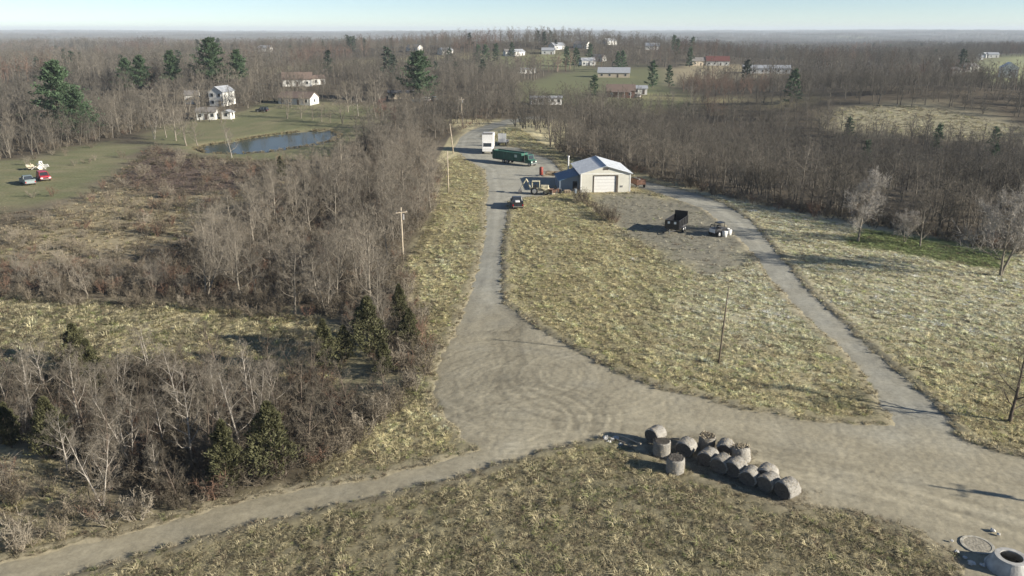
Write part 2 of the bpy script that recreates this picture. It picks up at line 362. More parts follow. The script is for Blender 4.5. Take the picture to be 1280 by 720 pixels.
    ca_ = me.color_attributes.new('stone', 'FLOAT_COLOR', 'POINT'); ca_.data.foreach_set('color', np.concatenate([rgb, np.ones((len(x), 1))], 1).astype(np.float32).ravel())
    tag(link(bpy.data.objects.new(name, me)), lab, None, None, 'structure')

# pond
pc = POND.mean(0); out = []
n = len(POND)
for i in range(n):
    a, b = POND[i], POND[(i+1) % n]
    for k in range(4):
        q = a + (b - a)*k/4; v = q - pc; out.append(pc + v*(1 + .2/np.linalg.norm(v)))
pm_ = MB(); pz = float(z0(*pc)) - .5
pm_.add([(q[0], q[1], pz) for q in out], [tuple(range(len(out)))])
WATER = mat('pond_water', (.05, .055, .045), .08, .15, .3, spec=.3, bump=.15)
_n = WATER.node_tree.nodes; _l = WATER.node_tree.links; _d = _n.new('ShaderNodeBsdfDiffuse'); _d.inputs[0].default_value = (.085, .092, .072, 1); _x = _n.new('ShaderNodeMixShader'); _x.inputs[0].default_value = .5
_l.new(_n['Principled BSDF'].outputs[0], _x.inputs[1]); _l.new(_d.outputs[0], _x.inputs[2]); _l.new(_x.outputs[0], _n['Material Output'].inputs[0])
po = pm_.build('pond', WATER); tag(po, 'blue-grey farm pond', None, None, 'structure')

# ------------------------------------------------------------------ plants: meshes
class TriSet:
    def __init__(s): s.V = []; s.F = []; s.n = 0
    def add(s, V, F):
        s.V.append(np.asarray(V, np.float32)); s.F.append(np.asarray(F) + s.n); s.n += len(V)
    def tube(s, pts, rad, n):
        pts = np.asarray(pts, float); k = len(pts)
        d = unit(np.gradient(pts, axis=0)); up = np.where(np.abs(d[:, 2:3]) > .9, np.array([[1., 0, 0]]), np.array([[0, 0, 1.]]))
        a = unit(np.cross(d, up)); b = np.cross(d, a); t = np.arange(n)*2*np.pi/n
        V = (pts[:, None] + np.asarray(rad)[:, None, None]*(a[:, None]*np.cos(t)[None, :, None] + b[:, None]*np.sin(t)[None, :, None])).reshape(-1, 3)
        f = []
        for i in range(k-1):
            for j in range(n):
                p, q, r_, u = i*n+j, i*n+(j+1) % n, (i+1)*n+(j+1) % n, (i+1)*n+j; f += [(p, q, r_), (p, r_, u)]
        s.add(V, np.array(f))
    def slivers(s, base, tip, width, g):
        """thin tapering triangles from base to tip"""
        d = unit(tip - base); a = unit(np.cross(d, g.standard_normal(d.shape)))
        m = len(base); wd = np.asarray(width).reshape(-1, 1)*np.ones((m, 1))
        V = np.stack([base - a*wd/2, base + a*wd/2, tip], 1).reshape(-1, 3)
        s.add(V, np.arange(3*m).reshape(m, 3))
    def mesh(s, name, m): return mesh(name, np.concatenate(s.V), np.concatenate(s.F), m)
def curve(p, d, L, k, g, up=.15, wobble=.12):
    pts = [np.array(p, float)]; d = np.array(d, float)
    for i in range(k):
        d = unit(d + g.standard_normal(3)*wobble + np.array([0, 0, up])); pts.append(pts[-1] + d*L/k)
    return np.array(pts)
def bare_tree(seed, H, rr0=.0165, spread=.42, nl=13, nb=7, ntw=9, ntt=4, tw=.022, lo=.25, fork=0, lean=.04, upright=.6):
    g = np.random.default_rng(seed); T = TriSet(); K = TriSet()
    stems = []
    for f in range(1 + fork):
        d = np.array([g.normal()*lean, g.normal()*lean, 1.0])
        if fork: d = unit(np.array([math.cos(f*2.3 + seed)*.28, math.sin(f*2.3 + seed)*.28, 1]))
        pts = curve((0, 0, -.25), d, H*.92*(1 - .08*f), 7, g, .05, .055)
        r = H*rr0*(1 - .25*(fork > 0)); rad = r*np.array([1.35, 1, .86, .72, .56, .42, .27, .10])
        T.tube(pts, rad, 6); stems.append((pts, rad))
    tb, tt, twd = [], [], []
    for pts, rad in stems:
        for i in range(nl if not fork else int(nl*.6)):
            t = lo + (1 - lo)*(i + g.random()*.8)/(nl if not fork else int(nl*.6)); t = min(t, .985); k = t*7; j = int(k); q = pts[j]*(1 - k + j) + pts[min(j+1, 7)]*(k - j)
            az = i*2.4 + g.normal()*.4; el = upright + g.normal()*.15
            d = np.array([math.cos(az)*math.cos(el), math.sin(az)*math.cos(el), math.sin(el)])
            L = H*spread*(1.05 - .62*t)*(.75 + .5*g.random()); rr = max(rad[min(j, 7)]*.5, .012)
            lp = curve(q, d, L, 4, g, .10, .14); T.tube(lp, rr*np.array([1, .8, .6, .4, .15]), 4)
            for b in range(nb):
                u = .22 + .78*(b + g.random())/nb; kk = u*4; jj = min(int(kk), 3); q2 = lp[jj]*(1 - kk + jj) + lp[jj+1]*(kk - jj)
                d2 = unit(unit(lp[jj+1] - lp[jj])*.8 + g.standard_normal(3)*.62 + np.array([0, 0, .22]))
                L2 = L*.5*(1.15 - .6*u)*(.7 + .6*g.random()); bp = curve(q2, d2, L2, 3, g, .06, .18)
                K.tube(bp, rr*.34*np.array([1, .75, .5, .2]), 3)
                us = g.random(ntw)*.9 + .1; kk = us*3; jj = np.minimum(kk.astype(int), 2); q3 = bp[jj]*(1 - kk + jj)[:, None] + bp[jj+1]*(kk - jj)[:, None]
                d3 = unit(unit(bp[jj+1] - bp[jj])*.8 + g.standard_normal((ntw, 3))*.55 + np.array([0, 0, .2]))
                L3 = (L2*.55*(.6 + .7*g.random(ntw)))[:, None]; e3 = q3 + d3*L3
                tb.append(q3); tt.append(e3); twd.append(np.full(ntw, tw))
                if ntt:
                    s_ = g.random((ntw, ntt, 1))*.85 + .15; q4 = (q3[:, None] + (e3 - q3)[:, None]*s_).reshape(-1, 3)
                    d4 = unit(np.repeat(d3, ntt, 0)*.8 + g.standard_normal((ntw*ntt, 3))*.6); L4 = np.repeat(L3, ntt, 0)*(.35 + .4*g.random((ntw*ntt, 1)))
                    tb.append(q4); tt.append(q4 + d4*L4); twd.append(np.full(ntw*ntt, tw*.7))
    K.slivers(np.concatenate(tb), np.concatenate(tt), np.concatenate(twd), g)
    return T, K
def pine(seed, H, width=.22, droop=-.05, nb=70, per=70, leaf=.42, lo=.18, ragged=.35):
    g = np.random.default_rng(seed); T = TriSet(); K = TriSet()
    pts = curve((0, 0, -.3), (0, 0, 1), H, 6, g, .05, .02); T.tube(pts, H*.014*np.array([1.3, 1, .85, .65, .45, .25, .06]), 7)
    for i in range(nb):
        t = lo + (1 - lo)*(i/nb)**.9; az = i*2.4 + g.normal()*.3
        L = H*width*(1.02 - t)**.75*(1 - ragged + 2*ragged*g.random()) + .3; q = np.array([0, 0, H*t])
        d = np.array([math.cos(az), math.sin(az), droop + .35*t + g.normal()*.1]); bp = curve(q, d, L, 4, g, .05, .08)
        T.tube(bp, np.array([.06, .05, .04, .03, .01])*H/15, 3)
        u = g.random(per)**.6; kk = u*4*.999; jj = kk.astype(int); c = bp[jj]*(1 - kk + jj)[:, None] + bp[jj+1]*(kk - jj)[:, None]
        c = c + g.standard_normal((per, 3))*np.array([.3, .3, .16])*(H/15)*(.6 + L*.12)
        o = unit(g.standard_normal((per, 3)) + unit(d)*.8 + np.array([0, 0, .4])); s = leaf*(.6 + .8*g.random((per, 1)))
        K.slivers(c, c + o*s, (s*.55).ravel(), g)
    return T, K
def cedar(seed, H, W, n=2600, leaf=.34):
    g = np.random.default_rng(seed); T = TriSet(); K = TriSet()
    pts = curve((0, 0, -.2), (0, 0, 1), H*.95, 4, g, .05, .02); T.tube(pts, H*.018*np.array([1.2, .9, .6, .4, .1]), 6)
    t = g.random(n)**.75; az = g.random(n)*2*np.pi; prof = np.minimum(1, (t + .02)*5)*(1 - t**1.5)**.8*(1 + .25*np.sin(t*31 + seed))
    lump = 1 + .32*np.sin(az*3 + t*9 + seed) + .16*np.sin(az*5 - t*17 + 2*seed); r = W*.5*prof*lump*(.45 + .55*g.random(n)**.5)
    c = np.stack([np.cos(az)*r, np.sin(az)*r, .06*H + t*H*.93], 1)
    o = unit(np.stack([np.cos(az)*.6, np.sin(az)*.6, np.full(n, .75)], 1) + g.standard_normal((n, 3))*.45); s = leaf*(.6 + .8*g.random((n, 1)))
    K.slivers(c, c + o*s, (s*.5).ravel(), g)
    return T, K
def proto(fn, a, kw, bark, leafm):
    T, K = fn(*a, **kw); return (T.mesh('trunk', bark), K.mesh('crown', leafm))
PR = {}
PR['bare'] = [proto(bare_tree, (10+i, 10 + (i % 3)), dict(spread=.34 + .05*(i % 3), nl=12 + i % 4, fork=(0, 0, 1, 0, 2, 0, 0, 1)[i], upright=.55 + .08*(i % 3), lo=(.25, .14, .16, .12)[i % 4]), BARK, TWIG) for i in range(8)]
PR['dark'] = [proto(bare_tree, (30+i, 10), dict(spread=.36, nl=13, fork=(0, 1, 0)[i], lo=.12), BARKD, mat('twig_dark', (.118, .100, .074), .9, .2, .6, rnd=.25)) for i in range(3)]
PR['pale'] = [proto(bare_tree, (40+i, 9), dict(rr0=.0115, spread=.36 + .04*(i % 2), nl=14, nb=7, ntw=8, ntt=4, tw=.024, lo=.2, fork=(0, 0, 1, 0, 2)[i], upright=.7), BARKP, TWIGP) for i in range(5)]
PR['red'] = [proto(bare_tree, (60+i, 9), dict(spread=.4, nl=14, fork=i), BARKD, TWIGR) for i in range(2)]
PR['open'] = [proto(bare_tree, (70+i, 9), dict(spread=.5, nl=17, nb=9, ntw=12, ntt=5, lo=.2, fork=(0, 1)[i], upright=.62, tw=.034), BARK, TWIGO) for i in range(2)]
PR['pine'] = [proto(pine, (80+i, 18), dict(width=(.46, .36, .46)[i], nb=84, per=110, leaf=.6, lo=(.2, .3, .10)[i], ragged=.45), BARKD, NEEDLE) for i in range(3)]
PR['cedar'] = [proto(cedar, (90+i, 6, (2.7, 3.5)[i]), dict(n=5200, leaf=.24), BARKD, CEDAR) for i in range(2)]
PR['farpine'] = [proto(pine, (95+i, 12), dict(width=.26, nb=26, per=26, leaf=1.0, lo=.08), BARKD, NEEDLE) for i in range(2)]
def plant(kind, i, xy, s, rz, name, label, cat, group=None, sz=None):
    me = PR[kind][i % len(PR[kind])]; o = thing(name, label, cat, xy, rz, group, 0); o.scale = (s, s, sz or s)
    link(bpy.data.objects.new('trunk', me[0]), o); link(bpy.data.objects.new('crown', me[1]), o)
    return o
def scatter(pg, n, mind, seed, avoid=(), tries=40):
    """blue-noise-like points in a polygon"""
    g = np.random.default_rng(seed); lo = pg.min(0); hi = pg.max(0); pts = np.zeros((0, 2))
    for _ in range(tries):
        c = lo + (hi - lo)*g.random((n*2, 2)); c = c[inside(pg, c[:, 0], c[:, 1])]
        for p in c:
            if len(pts) >= n: return pts
            if len(pts) == 0 or np.min(np.sum((pts - p)**2, 1)) > mind*mind:
                if not any(np.hypot(p[0]-a[0], p[1]-a[1]) < a[2] for a in avoid): pts = np.vstack([pts, p])
    return pts
def visible(x, y, m=25):
    dep = y*cp + CAMH*sp; u = x/dep*FPX + 640
    return (u > -m - 60) & (u < 1280 + m + 60) & (y > 25)
def pic(x, y, z=0.0):
    """picture point of a world point"""
    dz = z - CAMH; dep = y*cp - dz*sp; return x/dep*FPX + 640, 360 - (dz*cp + y*sp)/dep*FPX

STEM = ('single-stemmed', 'single-stemmed', 'twin-stemmed', 'single-stemmed', 'three-stemmed', 'single-stemmed', 'single-stemmed', 'twin-stemmed')
def mid_place(p):
    a, b = pic(p[0], p[1])
    if a < 240: return 'in the brush above the straw hollow'
    if b > 395: return 'among the cedars beside the turnaround'
    if a > 470 and b > 250: return 'on the slope by the crossarm pole'
    if b < 250: return 'on the bank between pond and lane bend'
    return 'in the wood between old field and gravel lane'
def size_word(s, a, b): return 'low' if s < a else ('middling' if s < b else 'tall')
# ------------------------------------------------------------------ individual trees
G_MID = 'leafless trees of the wood beside the gravel lane'
placed = []
# pale-barked saplings and trees of the hollow above the dirt track
PAL = [(240,582,1.15,0),(102,548,1.1,1),(128,632,.95,2),(197,606,.6,3),(164,580,.95,4),(300,560,1.05,0),(322,540,1.0,2),(40,520,1.0,3),(58,500,1.05,1),(8,505,1.0,0),(120,520,.8,2),
       (205,560,.7,1),(275,545,.9,3),(262,500,.9,4),(345,520,.9,1),(225,520,.95,0),(150,500,.9,4),(190,478,1.0,2),(30,548,.7,4),(310,500,.85,3),(85,590,.7,3)]
for i, (a, b, s, k) in enumerate(PAL):
    plant('pale', k, P(a, b), s*(.68 + .14*random.random()), random.random()*6.3, 'pale_tree', '%s %s pale-barked tree in the brushy hollow above the narrow dirt track' % (size_word(s, .8, 1.0), ('single-stemmed', 'single-stemmed', 'twin-stemmed', 'single-stemmed', 'three-stemmed')[k]), 'tree', 'pale-barked trees in the hollow')
pts = scatter(W_LOW, 46, 1.9, 3)
for i, p in enumerate(pts):
    s = .4 + .27*random.random(); plant('dark', i, p, s, random.random()*6.3, 'bare_tree', '%s %s dark leafless tree crowded into the hollow above the dirt track' % (size_word(s, .49, .58), ('single-stemmed', 'twin-stemmed', 'single-stemmed')[i % 3]), 'tree', 'dark leafless trees in the hollow')  # darker tree colours stand in for the hollow's deep shade
CEDL = ['narrow dark cedar at the end of the straw hollow', 'largest broad cedar in the brush beside the turnaround', 'broad cedar at the edge of the dirt track', 'narrow cedar beside the broad one at the dirt track', 'broad cedar under pale trees in the hollow',
        'narrow cedar sticking up into the straw hollow', 'small cedar wedged between the narrow and the largest cedar', 'broad cedar at the back of the hollow near the straw grass', 'narrow small cedar at the slope edge above the turnaround', 'small broad cedar just above the turnaround edge',
        'dark green cedar standing at the pond-side edge of the leafless wood', 'small narrow cedar beside the dry brush clearing', 'small narrow cedar below the largest cedar']
CED = [(408,466,1.0,0),(462,446,1.15,1),(342,596,1.05,1),(286,612,.95,0),(68,572,.9,1),(118,492,1.0,0),(432,452,.7,1),(100,470,1.0,1),(500,400,.75,0),(512,430,.7,1),(352,225,.9,0),(15,560,.7,0),(480,470,.7,0)]
for i, (a, b, s, k) in enumerate(CED):
    plant('cedar', k, P(a, b), s*.92, random.random()*6, 'cedar_tree', CEDL[i], 'cedar', 'cedars in the brush')
pts = scatter(W_MID, 185, 2.0, 5)
for i, p in enumerate(pts):
    s = .54 + .34*random.random() if pic(p[0], p[1])[1] < 400 else .35 + .2*random.random()
    if pic(*p)[0] < 230: s *= .5
    if 484 < pic(*p)[0] < 524 and pic(*p)[1] > 318: continue
    k = random.randrange(8); w_ = mid_place(p); plant('bare', k, p, s, random.random()*6.3, 'bare_tree', '%s %s leafless tree %s' % (size_word(s, .55, .7), STEM[k], w_), 'tree', 'leafless trees ' + w_)
# front edge of the wood behind the barn
EDGE = [(690,186),(730,200),(800,215),(900,242),(1000,261),(1100,281),(1279,314)]
k = 0
for i in range(62):
    t = i/61*(len(EDGE) - 1.001); j = int(t); a = EDGE[j][0]*(1-t+j) + EDGE[j+1][0]*(t-j); b = EDGE[j][1]*(1-t+j) + EDGE[j+1][1]*(t-j)
    p = P(a + random.uniform(-4, 4), b - random.uniform(2, 9))
    kk = random.randrange(8); s = .55 + .3*random.random(); w_ = 'behind the barn' if a < 830 else ('along the gravel track' if a < 1010 else 'above the green strip')
    plant('bare', kk, p, s, random.random()*6.3, 'bare_tree', '%s %s leafless tree on the wood edge %s' % (size_word(s, .65, .75), STEM[kk], w_), 'tree', 'wood-edge trees ' + w_)
# single trees in the open
plant('open', 0, P(1072, 302), 1.08, 1.0, 'bare_tree', 'spreading pale leafless tree standing alone on straw grass beside the gravel track', 'tree')
plant('open', 1, P(1250, 345), 1.28, 2.2, 'bare_tree', 'large rounded leafless tree with a dense grey crown on the far field edge', 'tree')
plant('open', 1, P(1130, 304), .55, 4.0, 'bare_tree', 'small reddish leafless tree on the green strip below the wood', 'tree')
plant('bare', 1, P(1150, 308), .65, 1.4, 'bare_tree', 'slim leafless tree on the green strip, next to the small reddish tree', 'tree')
plant('dark', 0, P(1262, 528), .85, .6, 'bare_tree', 'thin dark sapling in straw grass beside the gravel turnaround', 'sapling')
plant('pale', 0, P(290, 197), 1.05, .3, 'pale_tree', 'white-barked leafless tree on the near bank of the pond', 'tree')
plant('pale', 2, P(193, 174), 1.05, 2.0, 'pale_tree', 'white-trunked forked tree at the corner of the pond lawn', 'tree')
for i, (a, b, s) in enumerate([(208,172,.9),(220,176,1.0),(233,182,1.0),(247,182,.8)]):
    plant('bare', i, P(a, b), s, i*1.3, 'bare_tree', 'slender leafless tree in the row beside the reddish old field and pond lawn', 'tree', 'row of slender trees between old field and pond lawn')
for i, (a, b, s) in enumerate([(359,148,.9),(376,148,.9),(428,155,1.0),(391,150,.6),(402,152,.7),(413,153,.65),(445,160,.7)]):
    plant('bare', i+2, P(a, b), s, i*1.1, 'bare_tree', 'leafless tree on the hedge line between the pond and the ranch house', 'tree', 'trees on the hedge line behind the pond')
for i, (a, b, s, kk) in enumerate([(480,150,1.4,'pale'),(448,145,1.3,'pale'),(470,148,1.3,'bare'),(495,160,1.0,'bare'),(462,160,1.1,'bare'),(510,165,1.0,'bare'),(435,140,1.2,'bare'),(525,150,1.2,'bare')]):
    plant(kk, i, P(a, b), s, i*1.1, 'bare_tree', 'tall leafless tree in the grove beside the grey-roofed house', 'tree', 'tall trees beside the grey-roofed house')
for i, (a, b, s) in enumerate([(476,158,1.0),(490,162,.85)]):
    plant('red', i, P(a, b), s, i, 'bare_tree', 'reddish twiggy tree in front of the grey-roofed house', 'tree', 'reddish trees before the grey-roofed house')
for i, (a, b, s) in enumerate([(200,160,1.2),(215,150,1.3),(180,158,1.2),(235,148,1.3),(250,140,1.3),(165,162,1.1),(225,162,1.0),(205,140,1.4),(255,122,1.4),(285,118,1.4),(300,122,1.4),(315,120,1.3),(325,116,1.4),(340,115,1.3),(310,135,1.0),(245,155,.8),(190,145,1.2),(150,168,1.1),(262,152,.9),(277,153,.85),(250,152,.95),(291,152,.8),(352,134,.9),(364,135,.85),(381,134,.9)]):
    plant('bare', i+1, P(a, b), s*.85, i*.9, 'bare_tree', '%s %s leafless tree shading the white houses beyond the pond' % (size_word(s, 1.15, 1.35), STEM[(i + 1) % 8]), 'tree', 'tall trees around the white houses beyond the pond')
pts = scatter(W_LEFT, 30, 4, 9)
for i, p in enumerate(pts):
    s = .62 + .3*random.random(); plant('bare', i, p, s, i*.7, 'bare_tree', '%s %s leafless tree in the wood behind the red car' % (size_word(s, .72, .82), STEM[i % 8]), 'tree', 'trees in the wood behind the car lawn')
# evergreens
PN = [(78,166,1.15,2,'large broad blue-green pine behind the lawn with the red car'),(100,172,.75,2,'bushy lower pine at the foot of the large broad pine'),
      (268,112,1.2,0,'tallest dark pine rising behind the white gabled house'),(300,112,.92,1,'pine with a thin leaning crown next to the tallest dark pine'),
      (218,112,.9,1,'yellowish-green pine among bare trees left of the tallest dark pine'),(178,112,.8,2,'dark flat-topped pine above the reddish old field'),(160,113,.75,2,'small dark pine at the end of the hilltop pine row'),
      (525,128,1.1,0,'lone dark pine beside the grey-roofed house')]
for a, b, s, k, lab in PN: plant('pine', k, P(a, b), s, k*1.7, 'pine_tree', lab, 'pine')
def ev_place(a, b):
    if b > 125: return 'in the leafless wood below the tan clearing' if a > 900 else 'beside the distant road'
    if a < 500: return 'alone on the far brown ridge'
    if a < 650: return 'at the left end of the far green field'
    if a < 741: return 'beside the bright white farmhouse on the green field'
    if a < 780 and b < 100: return 'behind the pale-roofed barn'
    if b > 100: return 'beside the dark brown porch house'
    if a < 910: return 'near the red-roofed house on the hillside'
    return 'on the hazy far ridge'
FP = [(598,80,1.2),(607,79,1.2),(620,78,1.3),(562,80,1.0),(708,83,1.2),(720,84,1.4),(737,78,1.2),(742,122,.8),(815,110,1.1),(836,108,.9),(772,90,1.1),(778,88,1.1),(862,84,1.2),(865,66,2.0),(842,64,1.8),(903,64,2.0),(846,70,1.5),
      (990,128,1.1),(870,56,1.6),(885,56,1.6),(1112,66,1.6),(1205,52,2.2),(1215,52,2.2),(1170,190,.75),(1240,195,.75),(1060,172,.6),(1082,206,.6),(1240,212,.6),(470,56,2.2),(640,72,1.0)]
for i, (a, b, s) in enumerate(FP):
    plant('farpine', i, P(a, b), min(s, 1.15), i*1.3, 'evergreen_tree', 'small dark evergreen ' + ev_place(a, b), 'evergreen', 'dark evergreens ' + ev_place(a, b))

# ------------------------------------------------------------------ plants too many to count (instanced on points)
def instancer(name, label, pts, protos, scl, rot, idx, tint=None, kind='stuff', zoff=0.0, tilt=None):
    col_ = bpy.data.collections.new(name + '_pieces')
    for i, me in enumerate(protos): col_.objects.link(bpy.data.objects.new('%s_piece_%02d' % (name, i), me))
    V = np.stack([pts[:, 0], pts[:, 1], z0(pts[:, 0], pts[:, 1]) + zoff], 1).astype(np.float32)
    me = bpy.data.meshes.new(name); me.vertices.add(len(V)); me.vertices.foreach_set('co', V.ravel())
    def att(nm, ty, key, v): a = me.attributes.new(nm, ty, 'POINT'); a.data.foreach_set(key, np.asarray(v).ravel())
    r3 = np.zeros((len(V), 3), np.float32); r3[:, 2] = rot
    if tilt is not None: r3[:, 0] = tilt
    att('turn', 'FLOAT_VECTOR', 'vector', r3)
    s3 = np.asarray(scl, np.float32); s3 = s3 if s3.ndim == 2 else np.repeat(s3[:, None], 3, 1); att('grow', 'FLOAT_VECTOR', 'vector', s3.astype(np.float32))
    att('pick', 'INT', 'value', np.asarray(idx, np.int32))
    if tint is not None: att('tint', 'FLOAT_VECTOR', 'vector', tint.astype(np.float32))
    o = link(bpy.data.objects.new(name, me)); tag(o, label, None, None, kind)
    ng = bpy.data.node_groups.new(name, 'GeometryNodeTree')
    ng.interface.new_socket('Geometry', in_out='INPUT', socket_type='NodeSocketGeometry'); ng.interface.new_socket('Geometry', in_out='OUTPUT', socket_type='NodeSocketGeometry')
    N = ng.nodes; L = ng.links; gi = N.new('NodeGroupInput'); go = N.new('NodeGroupOutput')
    ci = N.new('GeometryNodeCollectionInfo'); ci.inputs['Collection'].default_value = col_; ci.inputs['Separate Children'].default_value = True; ci.inputs['Reset Children'].default_value = True
    ip = N.new('GeometryNodeInstanceOnPoints'); ip.inputs['Pick Instance'].default_value = True
    def na(nm, ty): a = N.new('GeometryNodeInputNamedAttribute'); a.data_type = ty; a.inputs[0].default_value = nm; return a.outputs[0]
    L.new(gi.outputs[0], ip.inputs['Points']); L.new(ci.outputs[0], ip.inputs['Instance'])
    L.new(na('pick', 'INT'), ip.inputs['Instance Index']); L.new(na('grow', 'FLOAT_VECTOR'), ip.inputs['Scale'])
    e = N.new('FunctionNodeEulerToRotation'); L.new(na('turn', 'FLOAT_VECTOR'), e.inputs[0]); L.new(e.outputs[0], ip.inputs['Rotation'])
    L.new(ip.outputs[0], go.inputs[0])
    md = o.modifiers.new('scatter', 'NODES'); md.node_group = ng
    return o
def tuft(seed, n, h, r, wd, lay=.5):
    g = np.random.default_rng(seed); T = TriSet(); az = g.random(n)*2*np.pi; q = np.sqrt(g.random(n))*r
    b = np.stack([np.cos(az)*q, np.sin(az)*q, np.full(n, -.03)], 1); a2 = az + g.normal(size=n)*.8
    hh = h*(.5 + .6*g.random(n)); out = lay*hh*(.5 + g.random(n))
    mid = b + np.stack([np.cos(a2)*out*.35, np.sin(a2)*out*.35, hh*.7], 1); tip = b + np.stack([np.cos(a2)*out*1.2, np.sin(a2)*out*1.2, hh*(.95 - .35*lay)], 1)
    s = np.stack([-np.sin(a2), np.cos(a2), 0*a2], 1)*wd
    V = np.stack([b - s/2, b + s/2, mid + s*.45, mid - s*.45, tip], 1).reshape(-1, 3); i = np.arange(n)*5
    T.add(V, np.concatenate([np.stack([i, i+1, i+2], 1), np.stack([i, i+2, i+3], 1), np.stack([i+3, i+2, i+4], 1)])); return T.mesh('tuft', GRASS)
TUFTS = [tuft(i, 22, (.20, .25, .19, .30, .24, .17)[i], (.11, .14, .17, .10, .19, .15)[i], .020, (1.1, .8, 1.4, .6, 1.3, 1.7)[i]) for i in range(6)]
def grid_pts(pg, dens, seed):
    g = np.random.default_rng(seed); lo = pg.min(0); hi = pg.max(0); n = int((hi - lo).prod()*dens)
    p = lo + (hi - lo)*g.random((n, 2)); return p[inside(pg, p[:, 0], p[:, 1])]
FIELD = poly([(-60,740),(1340,740),(1340,560),(1400,330),(1240,318),(1100,290),(1000,268),(900,248),(800,222),(700,190),(640,160),(590,185),(560,200),(545,262),(510,325),(520,380),(530,450),(470,520),(360,605),(160,655),(-60,700)])
HOLLOW = poly([(-60,372),(180,378),(300,388),(400,400),(440,430),(420,480),(330,475),(200,470),(60,480),(-60,490)])
LOWLEFT = poly([(-60,560),(60,570),(120,610),(150,650),(60,690),(-60,715)])
OLD = poly([(-60,345),(150,338),(255,300),(330,252),(430,205),(500,185),(440,178),(420,200),(330,200),(250,196),(190,182),(120,240),(60,262),(-60,270)])
def grasspts(pg, near, far, seed):
    p = grid_pts(pg, near, seed); d = np.hypot(p[:, 0], p[:, 1]); keep = rng.random(len(p)) < np.clip(far/near + (1 - far/near)*(1 - (d - 45)/100), far/near, 1); return p[keep]
gp = np.concatenate([grasspts(FIELD, 28, 12, 1), grasspts(HOLLOW, 14, 14, 2), grasspts(LOWLEFT, 6, 6, 3), grasspts(OLD, 2.2, 2.2, 4), grasspts(CLEAR[4], 1.6, 1.6, 5)])
x, y = gp[:, 0], gp[:, 1]; rd = road_s(x, y); dirt = inside(DIRT, x, y); bare = wob(x, y, 18, 5) + .5*wob(x, y, 6, 8)
BARNR = np.array(P(757, 236))
keep = (rd < .15 - .45*rng.random(len(gp))) & (~dirt | (rng.random(len(gp)) < .09)) & ~(inside(np.array([(BARNR[0]-14, BARNR[1]-1), (BARNR[0]+9, BARNR[1]-1), (BARNR[0]+9, BARNR[1]+17), (BARNR[0]-14, BARNR[1]+17)]), x, y)) & ((bare > -.4) | (rng.random(len(gp)) < .45))
gp = gp[keep]; x, y = gp[:, 0], gp[:, 1]; rd = rd[keep]; ng_ = len(gp)
swath = np.sin((x*.80 + y*.25 + .9*wob(x, y, 14, 2))*2*np.pi/1.15)
s = (.6 + .7*rng.random(ng_)**1.6)*(1 + .34*swath + .34*wob(x, y, 9, 3) + .2*wob(x, y, 3.3, 8))*(.72 + .28*sm(0, 2.5, -rd))
td = track_d(x, y); s = s*(1 - .5*np.exp(-(td/.28)**2)*np.clip(.6 + .8*wob(x, y, 17, 9), 0, 1)); tall = inside(HOLLOW, x, y) | inside(OLD, x, y); s = np.where(tall, s*1.5, s); s = np.where(np.hypot(x, y) > 240, s*2.0, s)
s3 = np.stack([s*1.15, s*1.15, s*np.where(tall, 1.1, .9)], 1); s3 = np.clip(s3, .3, 3.5)
rowd = np.where(x > 16 + .2*(y - 80), x*.66 + y*.75, x*.97 + y*.25) + .5*wob(x, y, 16, 3); row = np.sin(rowd*2*np.pi/1.7)*np.clip(.5 + .8*wob(x, y, 25, 7), 0, 1) + .5*np.sin(rowd*2*np.pi/4.3 + 1)
s3 = s3*(1 + .18*row)[:, None]; tn = zone(x, y)*(1 + .20*row)[:, None]*(1 + .25*rng.standard_normal((ng_, 1))*.8); gr = (rng.random(ng_) < .10)[:, None]; tn = np.where(gr, tn*np.array((.62, .74, .52)), tn)
br = (rng.random(ng_) < .12)[:, None]; tn = np.where(br, np.array((.16, .125, .085)), tn); tn = np.clip(tn*1.48, .03, .80)
instancer('dry_grass', 'clumpy straw-coloured dry grass covering the fields', gp, TUFTS, s3, rng.random(ng_)*6.28, rng.integers(0, 6, ng_), tn)
q = []
for i in range(len(POND)):
    a, b = POND[i], POND[(i+1) % len(POND)]; m_ = int(np.linalg.norm(b - a)*5); tt_ = rng.random((m_, 1)); q.append(a + (b - a)*tt_ + rng.normal(size=(m_, 2))*.7)
q = np.concatenate(q); q = q[(sdf(POND, q[:, 0], q[:, 1]) < .5) & (wob(q[:, 0], q[:, 1], 14, 3) > -.35)]; nq = len(q)
instancer('pond_reeds', 'dry reeds and rank grass fringing the pond', q, TUFTS, np.stack([np.full(nq, 1.8), np.full(nq, 1.8), 2.2 + 1.6*rng.random(nq)], 1), rng.random(nq)*6.28, rng.integers(0, 6, nq), np.array((.30, .25, .15))*(.6 + .7*rng.random((nq, 1))), zoff=-.3)
